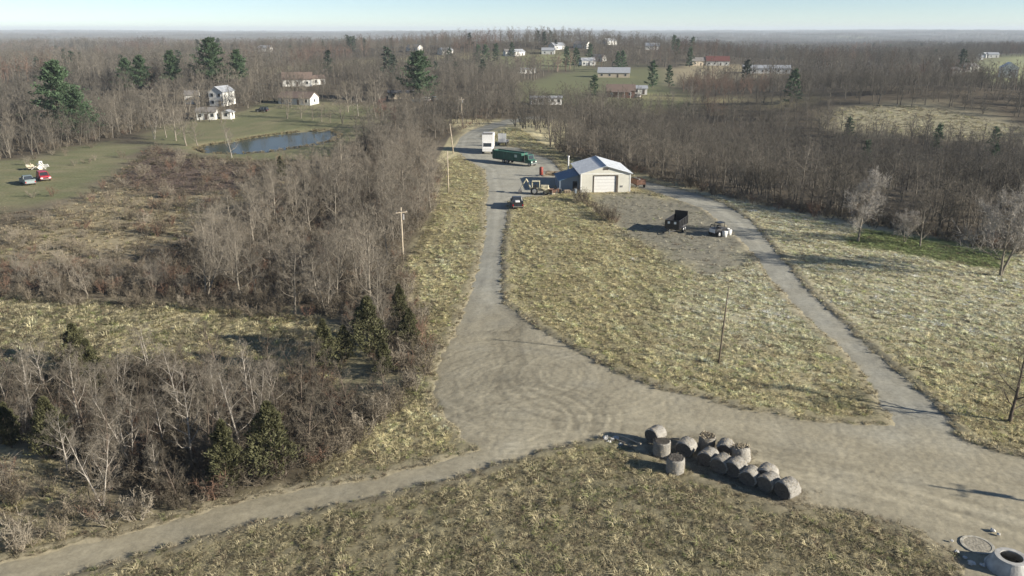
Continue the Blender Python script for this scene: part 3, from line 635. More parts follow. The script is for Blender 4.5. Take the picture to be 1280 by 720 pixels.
# brush
def bush(seed, h, r, n, wd):
    g = np.random.default_rng(seed); T = TriSet(); k = 9
    B, E, Wd = [], [], []
    az = g.random(k)*6.28; st = np.stack([np.cos(az)*r*.3*g.random(k), np.sin(az)*r*.3*g.random(k), np.full(k, -.05)], 1)
    en = np.stack([np.cos(az)*r*(.4 + .6*g.random(k)), np.sin(az)*r*(.4 + .6*g.random(k)), h*(.6 + .4*g.random(k))], 1)
    B.append(st); E.append(en); Wd.append(np.full(k, wd*2.2)); i = g.integers(0, k, n); t = .25 + .75*g.random((n, 1)); q = st[i] + (en - st)[i]*t
    d = unit(g.standard_normal((n, 3))*.8 + unit(en - st)[i]*.7 + np.array([0, 0, .25])); L = h*(.16 + .22*g.random((n, 1)))
    B.append(q); E.append(q + d*L); Wd.append(np.full(n, wd)); m = n*2; j = g.integers(0, n, m); q2 = q[j] + (d*L)[j]*(.3 + .7*g.random((m, 1))); d2 = unit(d[j]*.6 + g.standard_normal((m, 3))*.7)
    B.append(q2); E.append(q2 + d2*h*.12*(.5 + g.random((m, 1)))); Wd.append(np.full(m, wd*.8))
    T.slivers(np.concatenate(B), np.concatenate(E), np.concatenate(Wd), g); return T.mesh('bush', BRUSHM)
BUSH = [bush(i, (1.6, 2.0, 1.2, 1.5)[i], (1.1, 1.0, 1.3, 1.6)[i], 170, .03) for i in range(4)]
bp_ = [grid_pts(W_MID, .42, 11), grid_pts(W_LOW, .52, 12), grid_pts(OLD, .075, 13), grid_pts(LAWNL, .006, 18), grid_pts(LOWLEFT, .18, 14), grid_pts(W_LEFT, .12, 15), grid_pts(W_HOUSE, .06, 16)]
e1 = []
for (a0, a1, dens) in (((500,330),(540,460),26),((540,460),(440,560),26),((440,560),(250,632),34),((250,632),(0,698),40),((700,190),(900,244),130),((900,244),(1279,316),170),((560,200),(520,280),26),((0,372),(400,400),30)):
    for i in range(dens):
        t = random.random(); e1.append(P(a0[0]+(a1[0]-a0[0])*t + random.uniform(-9, 9), a0[1]+(a1[1]-a0[1])*t + random.uniform(-5, 4)))
for i in range(26):
    t = random.random(); e1.append(P(722 + 44*t + random.uniform(-4, 4), 249 + 30*t + random.uniform(-3, 3)))
bb = np.concatenate(bp_ + [np.array(e1)]); x, y = bb[:, 0], bb[:, 1]; k = road_s(x, y) < -1.0; bb = bb[k]; nb_ = len(bb); x, y = bb[:, 0], bb[:, 1]
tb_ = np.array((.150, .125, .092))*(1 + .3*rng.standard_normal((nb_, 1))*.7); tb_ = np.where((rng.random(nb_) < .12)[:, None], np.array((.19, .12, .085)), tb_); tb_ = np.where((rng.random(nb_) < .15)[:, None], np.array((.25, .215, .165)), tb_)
tb_ = np.where(inside(W_LOW, x, y)[:, None], tb_*.72, tb_); instancer('brush', 'tangled grey-brown brush and brambles under the leafless trees', bb, BUSH, .65 + .6*rng.random(nb_), rng.random(nb_)*6.28, rng.integers(0, 4, nb_), np.clip(tb_, .04, .5))  # brush in the hollow tinted down to stand in for deep shade
print('brush', nb_)
# the woods that run together into one mass
def joined(T, K, m):
    q = TriSet(); q.V = T.V[:]; q.F = T.F[:]; q.n = T.n
    for V, F_ in zip(K.V, K.F): q.add(V, F_ - 0 if False else F_)
    return q
def one(seed, H, **kw):
    T, K = bare_tree(seed, H, **kw); V = np.concatenate([np.concatenate(T.V), np.concatenate(K.V)]); F_ = np.concatenate([np.concatenate(T.F), np.concatenate(K.F) + T.n]); return V, F_
WOODM = mat('far_wood_bark', None, .9, .2, .5, attr='tint', inst=True, rnd=.32, spec=.1)
WP = [mesh('wood_tree', *one(200+i, 11, spread=.34 + .04*(i % 3), nl=11, nb=5, ntw=7, ntt=3, tw=.04, fork=(0, 1, 0, 2, 0)[i], upright=.65, lo=(.12, .15, .25, .12, .15)[i]), WOODM) for i in range(5)]
FPm = [mesh('wood_tree', *one(220+i, 12, spread=.36, nl=9, nb=4, ntw=5, ntt=2, tw=.10, upright=.65), WOODM) for i in range(4)]
def clump(seed):
    g = np.random.default_rng(seed); Vs, Fs, n = [], [], 0
    for i in range(16):
        V, F_ = one(seed*50 + i, 13, spread=.38, nl=7, nb=3, ntw=4, ntt=0, tw=.45, upright=.7)
        V = V*(.8 + .4*g.random()) + np.array([g.uniform(-25, 25), g.uniform(-25, 25), 0]); Vs.append(V); Fs.append(F_ + n); n += len(V)
    return mesh('wood_clump', np.concatenate(Vs), np.concatenate(Fs), WOODM)
CL = [clump(i + 3) for i in range(3)]
ROADX = poly([(560,146),(640,140),(720,140),(700,160),(640,160),(560,170)])
def wood_points(r0, r1, spacing, seed, thr):
    g = np.random.default_rng(seed); wdt = r1*.75 + 60; n = int(2*wdt*(r1 - 0)/spacing**2)
    p = np.stack([g.uniform(-wdt, wdt, n), g.uniform(0, r1, n)], 1); d = np.hypot(p[:, 0], p[:, 1]); p = p[(d > r0) & (d < r1) & visible(p[:, 0], p[:, 1], 60 if r1 < 600 else 20)]
    return p
p1 = wood_points(130, 460, 4.6, 21, 0); x, y = p1[:, 0], p1[:, 1]; d = np.hypot(x, y)
inw = in_any([W_RIGHT, W_LEFT, W_HOUSE], x, y) | ((d > 335) & ~in_any([LAWN] + CLEAR, x, y)) | ((x > 60) & (d > 240) & ~in_any(CLEAR, x, y)) | ((d > 250) & (x > -8) & ~in_any(CLEAR + [LANE], x, y)) | ((x < -140) & (d > 280) & ~in_any([LAWN, LAWNL], x, y))
thin = (d < 320) | (rng.random(len(d)) < .75); p1 = p1[inw & thin & (sdf(LANE, x, y) < -3) & (sdf(RTRACK, x, y) < -4)]
def wood_tint(x, y):
    n = len(x); k = np.clip(.5 + .6*wob(x, y, 160, 2) + .5*wob(x, y, 700, 3) + .4*rng.standard_normal(n), -.3, 1.5)[:, None]
    c = np.array((.105, .094, .077))*(1 - k) + np.array((.150, .132, .106))*k; r_ = (wob(x, y, 300, 7) > .45)[:, None]; return np.where(r_, c*np.array((1.15, .9, .85)), c)
n1 = len(p1)
instancer('leafless_wood', 'dense leafless woods running together behind the barn and the houses', p1, WP, (.42 + .58*rng.random(n1)**1.2), rng.random(n1)*6.28, rng.integers(0, 5, n1), wood_tint(p1[:, 0], p1[:, 1]))
p2 = wood_points(460, 1300, 9.0, 22, 0); x, y = p2[:, 0], p2[:, 1]; opn = (wob(x, y, 420, 6) > .6)
p2 = p2[~in_any(CLEAR, x, y) & ~opn]; n2 = len(p2)
instancer('distant_wood', 'brown leafless woods spreading over the middle distance', p2, FPm, (.75 + .5*rng.random(n2)), rng.random(n2)*6.28, rng.integers(0, 4, n2), wood_tint(p2[:, 0], p2[:, 1]))
p3 = np.concatenate([wood_points(1250, 3500, 42, 23, 0), wood_points(3500, 13500, 95, 24, 0)]); x, y = p3[:, 0], p3[:, 1]
p3 = p3[wob(x, y, 1500, 9) < .6]; n3 = len(p3); d3 = np.hypot(p3[:, 0], p3[:, 1]); s3 = np.where(d3 > 3400, 1.9, 1.0)
instancer('far_wood', 'hazy wooded ridges along the horizon', p3, CL, np.stack([s3, s3, .9 + .4*rng.random(n3)], 1), rng.random(n3)*6.28, rng.integers(0, 3, n3), wood_tint(p3[:, 0], p3[:, 1]))
cp_ = wood_points(420, 3200, 26, 29, 0); x, y = cp_[:, 0], cp_[:, 1]; cp_ = cp_[(wob(x, y, 520, 13) + .35*rng.standard_normal(len(x)) > .78) & ~in_any(CLEAR, x, y)]; nc = len(cp_)
FCM = mat('far_conifer', (.045, .062, .040), .8, .3, .5, rnd=.3)
def fc(seed):
    T, K = pine(seed, 12, width=.26, nb=24, per=22, leaf=1.1, lo=.08); V = np.concatenate([np.concatenate(T.V), np.concatenate(K.V)]); return mesh('conifer', V, np.concatenate([np.concatenate(T.F), np.concatenate(K.F) + T.n]), FCM)
instancer('distant_conifers', 'dark conifer groves scattered through the distant leafless woods', cp_, [fc(400), fc(401)], .6 + .7*rng.random(nc), rng.random(nc)*6.28, rng.integers(0, 2, nc))
print('woods', n1, n2, n3)
# ------------------------------------------------------------------ buildings
def px2m(xy): return (xy[1]*cp + CAMH*sp)/FPX
def siding(name, col, scale=9.0, ax=0, depth=.5, rough=.6, metal=0.0):
    """sheet metal or boards: fine ribs as relief"""
    m = mat(name, col, rough, .07, .8, metal); n = m.node_tree.nodes; l = m.node_tree.links
    if n.get('Wave Texture'): return m
    tc = n.new('ShaderNodeTexCoord'); wv = n.new('ShaderNodeTexWave'); wv.bands_direction = 'XYZ'[ax]; wv.inputs['Scale'].default_value = scale; wv.inputs['Distortion'].default_value = .3
    l.new(tc.outputs['Object'], wv.inputs['Vector']); bp = n.new('ShaderNodeBump'); bp.inputs['Strength'].default_value = depth; bp.inputs['Distance'].default_value = .03
    l.new(wv.outputs[0], bp.inputs['Height']); l.new(bp.outputs[0], n['Principled BSDF'].inputs['Normal']); return m
WHITE = mat('white_paint', (.74, .72, .68), .5, .06); CREAM = siding('cream_steel_siding', (.62, .595, .51), 8, 0)
ROOFM = siding('galvanised_roof', (.58, .60, .62), 7, 1, .5, .55, 0); BLUES = siding('blue_steel_siding', (.22, .27, .32), 8, 0); DARK = mat('dark_void', (.02, .02, .022), .7, .2)
GLASS = mat('window_glass', (.03, .035, .04), .08, .1, spec=.6); TRIMB = mat('brown_trim', (.09, .07, .055), .7); TRIMW = mat('white_trim', (.75, .74, .70), .5, .04)
GREYR = siding('grey_shingles', (.20, .185, .17), 3, 2); BROWNR = siding('brown_shingles', (.17, .125, .10), 3, 2); REDR = siding('red_roof', (.15, .06, .05), 3, 2); PALER = siding('pale_roof', (.33, .34, .355), 3, 2)
BROWNW = mat('brown_boards', (.16, .085, .065), .8, .2); TANW = mat('tan_boards', (.50, .42, .31), .7, .1); WHITEW = siding('white_clapboard', (.60, .585, .54), 4, 2)
CONC = mat('concrete', (.40, .385, .35), .9, .3, 2.2, bump=.7); BLACKP = mat('black_paint', (.022, .022, .024), .3, .1, spec=.5); STEEL = mat('worn_steel', (.28, .27, .26), .5, .25, 4, .6)
TYRE = mat('tyre_rubber', (.02, .02, .02), .9, .2); RIM = mat('wheel_rim', (.5, .5, .5), .35, .1, 3, .7); CHROME = mat('chrome', (.7, .7, .7), .2, .05, 3, .9)
REDP_ = mat('red_paint', (.42, .025, .04), .3, .08, spec=.5); GREYP = mat('grey_green_paint', (.17, .21, .21), .4, .08, spec=.5); GREENP = mat('green_paint', (.035, .115, .082), .5, .18, 1.2)
YELP = mat('faded_yellow_paint', (.50, .45, .31), .8, .45, 2); RUST = mat('rusty_steel', (.11, .06, .042), .9, .4, 3); WOODP = mat('weathered_wood', (.34, .27, .19), .9, .3, 3); POLEM = mat('pole_wood', (.42, .35, .26), .9, .25, 2)
LIGHTW = mat('lamp_lens', (.85, .85, .8), .15, .03); LIGHTR = mat('tail_lamp', (.35, .01, .01), .2, .05)

bx, by = P(725.5, 241); BW, BD, BH, BP = 9.7, 12.5, 3.7, 5.1
b = thing('metal_barn', 'cream metal barn with white overhead door, galvanised gable roof and blue side shed', 'barn', (bx, by), R(3.5))
t = .12
wl = MB(); d0, d1, dh = 2.55, 6.85, 3.25
# front wall with an opening for the door, side walls and gables as solid shells
wl.prism([(0, -.1), (d0, -.1), (d0, dh), (d1, dh), (d1, -.1), (BW, -.1), (BW, BH), (BW/2, BP), (0, BH)], 0, t); wl.prism([(0, -.1), (BW, -.1), (BW, BH), (BW/2, BP), (0, BH)], BD - t, BD)
wl.box(0, t, t + .002, BD - t - .002, -.1, BH - .03); wl.box(BW - t, BW, t + .002, BD - t - .002, -.1, BH - .03); wall = wl.build('wall', CREAM, b)
def slab(p0, p1, ya, yb, th, name, m, par, ribs=0):
    """sloping roof sheet between two (x,z) edge points"""
    q = MB(); (xa, za), (xb, zb) = p0, p1; nx_, nz_ = -(zb - za), xb - xa; L = math.hypot(nx_, nz_); nx_, nz_ = nx_/L*th, nz_/L*th
    q.prism([(xa, za), (xb, zb), (xb + nx_, zb + nz_), (xa + nx_, za + nz_)], ya, yb)
    for i in range(ribs):
        y_ = ya + (yb - ya)*(i + .5)/ribs; e = .03*(1 if nz_ > 0 else -1); f = 1 + .035/th
        q.prism([(xa + nx_*1.01, za + nz_*1.01), (xb + nx_*1.01, zb + nz_*1.01), (xb + nx_*f, zb + nz_*f), (xa + nx_*f, za + nz_*f)], y_ - .03, y_ + .03)
    return q.build(name, m, par)
ov = .35; sl_ = (BP - BH)/(BW/2)
slab((-ov, BH - ov*sl_ + .02), (BW/2, BP + .02), -ov, BD + ov, .06, 'roof_slope', ROOFM, b, 14); slab((BW/2, BP + .02), (BW + ov, BH - ov*sl_ + .02), -ov, BD + ov, .06, 'roof_slope', ROOFM, b, 14)
MB().tube([(BW/2, -ov, BP + .09), (BW/2, BD + ov, BP + .09)], .09, 6).build('ridge_cap', ROOFM, b)
q = MB(); q.box(d0 + .06, d1 - .06, .10, .16, -.05, dh - .06); dr = q.build('overhead_door', WHITE, b)
for i in range(5): MB().box(d0 + .09, d1 - .09, .075, .098, .02 + i*.63, .59 + i*.63, .01).build('door_panel', WHITE, dr)
q = MB(); q.box(d0 - .14, d0, -.05, .02, -.05, dh + .12); q.box(d1, d1 + .42, -.05, .02, -.05, dh + .12); q.box(d0 + .002, d1 - .002, -.05, .02, dh, dh + .14); q.build('door_frame', TRIMB, b)
MB().box(.02, BW - .02, -.03, -.003, BH - .12, BH + .03).build('eave_band', TRIMW, b)
for x_ in (0, BW - .16): MB().box(x_ - .02, x_ + .16, -.04, -.004, -.08, BH - .14).build('corner_trim', TRIMW, b)
v = MB(); v.box(4.3, 5.3, -.06, -.004, BP - .72, BP - .42); ve = v.build('gable_vent', TRIMB, b)
MB().box(BW - 2.0, BW - 1.5, -.05, -.004, 1.0, 1.35).build('meter_box', STEEL, b)
# side shed
sw, s0, s1, sh0, sh1 = 3.9, 1.5, 9.2, 2.15, 3.25
q = MB(); q.prism([(-sw, -.1), (-1.35, -.1), (-1.35, 2.0), (-.45, 2.0), (-.45, -.1), (-.01, -.1), (-.01, sh1 - .05), (-sw, sh0 - .05)], s0, s0 + t); q.prism([(-sw, -.1), (-.01, -.1), (-.01, sh1 - .05), (-sw, sh0 - .05)], s1 - t, s1); q.box(-sw, -sw + t, s0 + t + .002, s1 - t - .002, -.1, sh0 - .04); q.build('shed_wall', BLUES, b)
slab((-sw - .25, sh0 - .05), (-.02, sh1 + .02), s0 - .3, s1 + .3, .06, 'shed_roof', siding('blue_steel_roof', (.12, .21, .31), 7, 1, .5, .45, .1), b, 9)
MB().box(-1.33, -.47, s0 + .06, s0 + .1, -.05, 1.98).build('side_door', DARK, b)
MB().tube([(-1.0, 11.0, 2.0), (-1.0, 11.0, 5.3)], .14, 8).tube([(-1.0, 11.0, 5.3), (-1.0, 11.0, 5.5)], .24, 8).build('flue_pipe', WHITE, b)

def house(name, label, cat, a, bb_, wid, dep, hgt, rise, wm, rm, rz=0, wins=3, porch=False, group=None, gable_front=False, chimney=False, z=0):
    xy = P(a, bb_); o = thing(name, label, cat, xy, rz, group, z); W, Dp = wid, dep; q = MB()
    if gable_front:
        q.prism([(-W/2, -.4), (W/2, -.4), (W/2, hgt), (0, hgt + rise), (-W/2, hgt)], 0, Dp); q.build('wall', wm, o); k = rise/(W/2)
        slab((-W/2 - .3, hgt - .3*k + .02), (0, hgt + rise + .02), -.3, Dp + .3, .12, 'roof_slope', rm, o); slab((0, hgt + rise + .02), (W/2 + .3, hgt - .3*k + .02), -.3, Dp + .3, .12, 'roof_slope', rm, o)
    else:
        q.prism([(0, -.4), (Dp, -.4), (Dp, hgt), (Dp/2, hgt + rise), (0, hgt)], -W/2, W/2, 'x'); q.build('wall', wm, o); k = rise/(Dp/2)
        for (ya, za, yb, zb) in ((-.4, hgt - .4*k + .03, Dp/2, hgt + rise + .03), (Dp/2, hgt + rise + .03, Dp + .4, hgt - .4*k + .03)):
            r_ = MB(); r_.prism([(ya, za), (yb, zb), (yb, zb + .14), (ya, za + .14)], -W/2 - .4, W/2 + .4, 'x'); r_.build('roof_slope', rm, o)
    fl = 2 if hgt > 4.6 else 1
    for f in range(fl):
        zc = 1.0 + f*2.7
        for i in range(wins):
            x_ = -W/2 + W*(i + .5)/wins
            if f == 0 and i == wins//2 and wins > 1:
                d = MB().box(x_ - .5, x_ + .5, -.06, -.005, .1, 2.1).build('door', TRIMB, o); continue
            wf = MB().box(x_ - .62, x_ + .62, -.06, -.005, zc - .06, zc + 1.26).build('window', TRIMW, o); MB().box(x_ - .54, x_ + .54, -.08, -.062, zc, zc + 1.2).build('pane', GLASS, wf)
    wf = MB().box(W/2 + .005, W/2 + .06, Dp/2 - .6, Dp/2 + .6, 1.0, 2.2).build('window', TRIMW, o); MB().box(W/2 + .062, W/2 + .08, Dp/2 - .5, Dp/2 + .5, 1.08, 2.12).build('pane', GLASS, wf)
    if porch:
        p_ = MB(); p_.prism([(-2.4, 2.5), (0, hgt - .1), (0, hgt + .02), (-2.4, 2.62)], -W*.35, W*.35, 'x'); p_.build('porch_roof', rm, o)
        for i in range(4): x_ = -W*.33 + W*.66*i/3; MB().box(x_ - .08, x_ + .08, -2.3, -2.14, -.3, 2.5).build('porch_post', TRIMW, o)
    if chimney: MB().box(W*.2, W*.2 + .8, Dp/2 - .4, Dp/2 + .4, hgt, hgt + rise + .9).build('chimney', BROWNW, o)
    return o
house('house', 'tall white gabled house among bare trees beyond the pond', 'house', 271, 133, 6.0, 9, 5.4, 2.0, WHITEW, PALER, R(-12), 2, gable_front=True)
house('house', 'low white cottage below the tall white gabled house', 'house', 258, 150, 6.2, 5, 2.7, 1.3, WHITEW, GREYR, R(8), 3)
house('garden_shed', 'small square white shed on the lawn beside the pond', 'shed', 283, 149, 3.3, 3, 2.3, .7, WHITE, PALER, R(-8), 1, gable_front=True)
house('house', 'white house half hidden by trunks left of the tall white house', 'house', 240, 130, 5, 5, 3.6, 1.5, WHITEW, GREYR, R(10), 2)
house('house', 'white ranch house with a grey-brown roof behind the hedge line', 'house', 368, 131, 14, 7, 2.7, 2.0, WHITEW, BROWNR, R(-16), 4)
house('house', 'brown-roofed house with a white gable high behind the ranch house', 'house', 372, 108, 13, 8, 3.2, 2.8, WHITEW, BROWNR, R(12), 3)
house('house', 'small white building beside the brown-roofed hilltop house', 'building', 399, 106, 6, 6, 2.8, 1.4, WHITEW, BROWNR, R(30), 2)
house('house', 'grey flat-roofed house below the lone dark pine', 'house', 505, 124, 13, 8, 2.6, .7, TANW, GREYR, R(6), 3)
house('mobile_home', 'long white mobile home showing through bare trees beyond the lane', 'mobile home', 683, 131, 12.5, 4, 2.7, .6, WHITE, PALER, R(3), 5)
house('house', 'dark brown house with a wide porch beside the distant road', 'house', 776, 122, 12.5, 8, 3.1, 2.4, BROWNW, BROWNR, R(-4), 3, porch=True)
house('garage', 'white garage joined to the end of the brown porch house', 'garage', 800, 118, 6.5, 6, 2.7, 1.1, WHITEW, PALER, R(-4), 2)
house('mobile_home', 'white mobile home at the edge of the green field', 'mobile home', 658, 92, 12, 4.2, 3.0, .7, WHITE, PALER, R(2), 4)
house('barn', 'wide barn with a pale metal roof behind the brown porch house', 'barn', 767, 97, 20, 11, 3.0, 3.0, TANW, PALER, R(-8), 4)
house('house', 'bright white farmhouse on the green field', 'house', 736, 82, 11, 7, 3.6, 2.0, WHITEW, PALER, R(15), 3)
house('house', 'cream house on the tan hillside beside the red-roofed house', 'house', 876, 82, 13, 8, 3.4, 2.4, TANW, GREYR, R(5), 3)
house('house', 'white house with a red roof on the tan hillside', 'house', 897, 82, 17, 9, 3.4, 3.2, WHITEW, REDR, R(-8), 4)
house('long_barn', 'very long low white barn on the distant hillside', 'barn', 958, 92, 30, 10, 3.4, 1.8, WHITE, PALER, R(-12), 6)
def far_place(a):
    for lim, w_ in ((240, 'far off beyond the hilltop pines'), (570, 'far off beyond the lone dark pine'), (830, 'far off beyond the green field'), (1010, 'far off beyond the red-roofed house'), (1120, 'alone in the far leafless woods'), (1400, 'far off beyond the tan clearing')):
        if a < lim: return w_
FARH = [(15,50,0),(22,50,0),(65,51,0),(72,51,0),(943,57,0),(934,57,0),(990,56,0),(1001,57,0),(1170,72,0),(1155,71,0),(1178,72,0),(1235,70,0),(1186,57,0),(1242,70,0),(1193,93,0),(1228,55,0),(1262,54,0),(1105,66,0),(793,53,0),(765,54,0),(745,75,0),(685,66,0),(640,68,0),(650,68,0),(1165,57,0),(1270,52,0),(922,68,0),(1130,64,0),(1210,64,0),(1222,73,0),(1215,88,0),(1160,60,0),(1140,72,0),(1020,70,0),(1060,62,0),(700,60,0),(725,58,0),(815,60,0),(880,62,0),(560,66,0),(515,62,0),(330,62,0),(130,52,0),(230,56,0),(150,66,0)]
for i, (a, b_, l_) in enumerate(FARH):
    near_ = b_ > 64; house('farmhouse', 'tiny white house with a %s roof %s' % ('pale' if i % 2 else 'grey', far_place(a)), 'house', a, b_ + 2, 11 if near_ else 13, 8, 3.4, 2 if near_ else 2.4, WHITEW, PALER if i % 2 else GREYR, R(-30 + 23*(i % 4)), 2, group='tiny white houses ' + far_place(a))
house('silo_barn', 'bright white round-roofed barn at the edge of the far green field', 'barn', 1261, 97, 9, 9, 6, 3, WHITE, WHITE, R(-20), 1, gable_front=True)
house('long_barn', 'bright white barn on the far ridge above the woods', 'barn', 1185, 59, 20, 14, 9, 4, WHITE, WHITE, R(10), 2)

# ------------------------------------------------------------------ vehicles
def wheel(par, x, y, r=.38, wd=.26):
    s = 1 if x > 0 else -1
    tq = MB().tube([(x - wd/2, y, r), (x - wd/2 + .03, y, r), (x + wd/2 - .03, y, r), (x + wd/2, y, r)], [r*.88, r, r, r*.88], 18).build('wheel', TYRE, par, True)
    MB().tube([(x + s*wd*.5, y, r), (x + s*(wd*.5 + .02), y, r)], [r*.58, r*.5], 12).build('rim', RIM, tq); return tq
def pickup(name, label, cat, xy, rz, paint, suv=False, bed_load=None, L=5.5, W=1.95, Hc=1.82):
    o = thing(name, label, cat, xy, rz); h = L/2; w_ = W/2; y0 = -h; body = MB()
    prof = [(-h, .55), (-h + .05, .95), (h - .05, .95), (h, .6), (h - .06, .42), (-h + .08, .42)]
    body.prism(prof, -w_, w_, 'x'); body.prism([(.75, .95), (h - .08, .95), (h - .14, 1.06), (.75, 1.14)], -w_ + .06, w_ - .06, 'x')
    body.build('body', paint, o)
    rear = -h + .12 if suv else -.95
    def cabin(inset, z1, zb, m, nm, par):
        q = MB(); yb0, yb1 = rear, 1.15; yt0, yt1 = rear + (.25 if suv else .18), .42; a = w_ - .06; c_ = w_ - .24
        V = [(-a, yb0, zb), (a, yb0, zb), (a, yb1, zb), (-a, yb1, zb), (-c_, yt0, z1), (c_, yt0, z1), (c_, yt1, z1), (-c_, yt1, z1)]
        return q.add(V, [(3, 2, 1, 0), (4, 5, 6, 7), (0, 1, 5, 4), (1, 2, 6, 5), (2, 3, 7, 6), (3, 0, 4, 7)]).build(nm, m, par)
    cabin(0, Hc - .1, .952, GLASS, 'windows', o)
    r_ = MB(); r_.box(-w_ + .22, w_ - .22, rear + .16, .46, Hc - .098, Hc - .02, .02); r_.build('roof', paint, o)
    for s in (-1, 1):
        for (yb, yt) in ((1.12, .42), (.1, .08), (rear + .03, rear + .2)) + (((-1.0, -1.0),) if suv else ()):
            MB().tube([(s*(w_ - .06), yb, .95), (s*(w_ - .235), yt, Hc - .08)], .045, 5).build('pillar', paint, o)
        MB().box(s*(w_ + .05) - .09, s*(w_ + .05) + .09, .72, .82, 1.05, 1.2, .02).build('mirror', BLACKP, o)
        MB().box(s*(w_ - .22) - .2, s*(w_ - .22) + .2, h - .02, h + .03, .66, .86, .012).build('headlight', LIGHTW, o)
        MB().box(s*(w_ - .13) - .09, s*(w_ - .13) + .09, -h - .02, -h + .04, .62, .92, .012).build('tail_light', LIGHTR, o)
        for y_ in (-h + 1.05, h - .95): wheel(o, s*(w_ - .12), y_)
    if not suv:
        for s in (-1, 1): MB().box(s*(w_ - .06) - .055, s*(w_ - .06) + .055, -h + .06, -.98, .952, 1.28).build('bed_side', paint, o)
        MB().box(-w_ + .13, w_ - .13, -h + .06, -h + .14, .952, 1.28).build('tailgate', paint, o)
    MB().box(-w_ + .1, w_ - .1, h - .01, h + .08, .45, .6, .015).build('bumper', CHROME, o); MB().box(-w_ + .1, w_ - .1, -h - .08, -h + .01, .45, .6, .015).build('bumper', CHROME, o)
    MB().box(-w_ + .5, w_ - .5, h - .015, h + .02, .64, .88).build('grille', DARK, o)
    return o
o = pickup('pickup_truck', 'black pickup truck parked on the grey gravel lane', 'pickup truck', P(646, 258), R(4), BLACKP, False)
MB().box(-.45, .35, -2.3, -1.5, .96, 1.45, .05).build('bed_box', WHITE, o)
pickup('pickup_truck', 'grey-green pickup truck parked on the lawn beside the red car', 'pickup truck', P(35, 230), R(42), GREYP, False)
pickup('car', 'bright red sport utility car parked on the lawn', 'car', P(55, 225), R(-140), REDP_, True, L=4.7)
pickup('car', 'black car parked on the drive of the ranch house', 'car', P(328, 140), R(80), BLACKP, True, L=4.6)
for i, (a, b_) in enumerate([(522, 128), (531, 127), (540, 126)]):
    o = pickup('car', 'pale car parked in the row by the grey flat-roofed house', 'car', P(a, b_), R(85 - 12*i), (GREYP, WHITE, GREYP)[i], True, L=4.6); o['group'] = 'cars by the grey flat-roofed house'
pickup('car', 'white car parked in front of the brown porch house', 'car', P(795, 122), R(30), WHITE, True, L=4.7)

# green roll-off truck: cab at the near end, long container on its back
o = thing('roll_off_truck', 'green roll-off truck carrying a long green container, cab towards the barn', 'truck', P(656.5, 206), R(-131))
o.scale = (.92, .88, .92); MB().box(-1.0, 1.0, -10.6, .6, .75, 1.0).build('chassis', BLACKP, o)
q = MB()
q.box(-1.22, -1.14, -10.6, -.3, 1.0, 3.0); q.box(1.14, 1.22, -10.6, -.3, 1.0, 3.0); q.box(-1.138, 1.138, -10.6, -10.5, 1.0, 3.0); q.box(-1.138, 1.138, -.4, -.3, 1.0, 3.0); q.box(-1.138, 1.138, -10.498, -.402, 1.0, 1.1)
ct = q.build('container', GREENP, o)
for s in (-1, 1):
    for i in range(11): MB().box(s*1.26 - .04, s*1.26 + .04, -10.5 + i*1.0, -10.38 + i*1.0, 1.02, 2.9).build('rib', GREENP, ct)
    MB().box(s*1.24 - .07, s*1.24 + .07, -10.65, -.25, 2.93, 3.08).build('top_rail', GREENP, ct)
MB().box(-1.12, 1.12, -10.45, -.45, 2.7, 2.76).build('tarp', mat('green_tarp', (.10, .26, .19), .7, .2, 1), ct)
MB().box(1.302, 1.32, -2.6, -1.7, 1.9, 2.6).build('pale_plate', mat('pale_plate', (.45, .55, .48), .6, .15, 8), ct)
q = MB(); q.prism([(.75, .7), (2.0, .7), (2.95, .7), (2.95, 1.5), (2.05, 1.65), (1.85, 2.75), (.75, 2.8)], -1.1, 1.1, 'x'); cb = q.build('cab', GREENP, o)
MB().add([(-.95, 2.06, 1.72), (.95, 2.06, 1.72), (.95, 1.885, 2.64), (-.95, 1.885, 2.64)], [(0, 1, 2, 3)]).build('windscreen', GLASS, cb)
for s in (-1, 1):
    MB().box(s*1.11 - .012, s*1.11 + .012, .95, 1.75, 1.75, 2.5).build('side_window', GLASS, cb); MB().box(s*.8 - .16, s*.8 + .16, 2.94, 3.0, 1.0, 1.25).build('headlight', LIGHTW, cb)
    for y_ in (2.3, -5.4, -6.7): wheel(o, s*.95, y_, .5, .3)
MB().box(-1.15, 1.15, 2.95, 3.12, .5, .85, .03).build('bumper', CHROME, o); MB().box(-.5, .5, 2.94, 2.98, .9, 1.45).build('grille', DARK, o)
MB().tube([(.9, .55, 1.0), (.9, .55, 3.3)], .08, 8).build('exhaust_stack', CHROME, o)
# white box truck and the pale tank stand behind it
o = thing('box_truck', 'tall white box truck parked beyond the green container truck', 'truck', P(610, 190), R(178))
o.scale = (1.15, 1.1, 1.15); MB().box(-.9, .9, -4.6, 2.6, .6, .85).build('chassis', BLACKP, o)
bxo = MB().box(-1.25, 1.25, -4.6, 1.0, .9, 4.0, .04).build('cargo_box', WHITE, o)
for i in range(6):
    for s in (-1, 1): MB().box(s*1.255 - .02, s*1.255 + .02, -4.5 + i*1.02, -4.46 + i*1.02, .95, 3.4).build('seam', STEEL, bxo)
q = MB(); q.prism([(1.1, .6), (3.1, .6), (3.1, 1.3), (2.5, 1.5), (2.1, 2.4), (1.1, 2.45)], -1.05, 1.05, 'x'); cb = q.build('cab', WHITE, o)
MB().add([(-.9, 2.49, 1.56), (.9, 2.49, 1.56), (.9, 2.14, 2.33), (-.9, 2.14, 2.33)], [(0, 1, 2, 3)]).build('windscreen', GLASS, cb)
MB().box(-1.1, 1.1, .2, 1.0, 4.02, 4.4, .05).build('refrigeration_unit', STEEL, o)
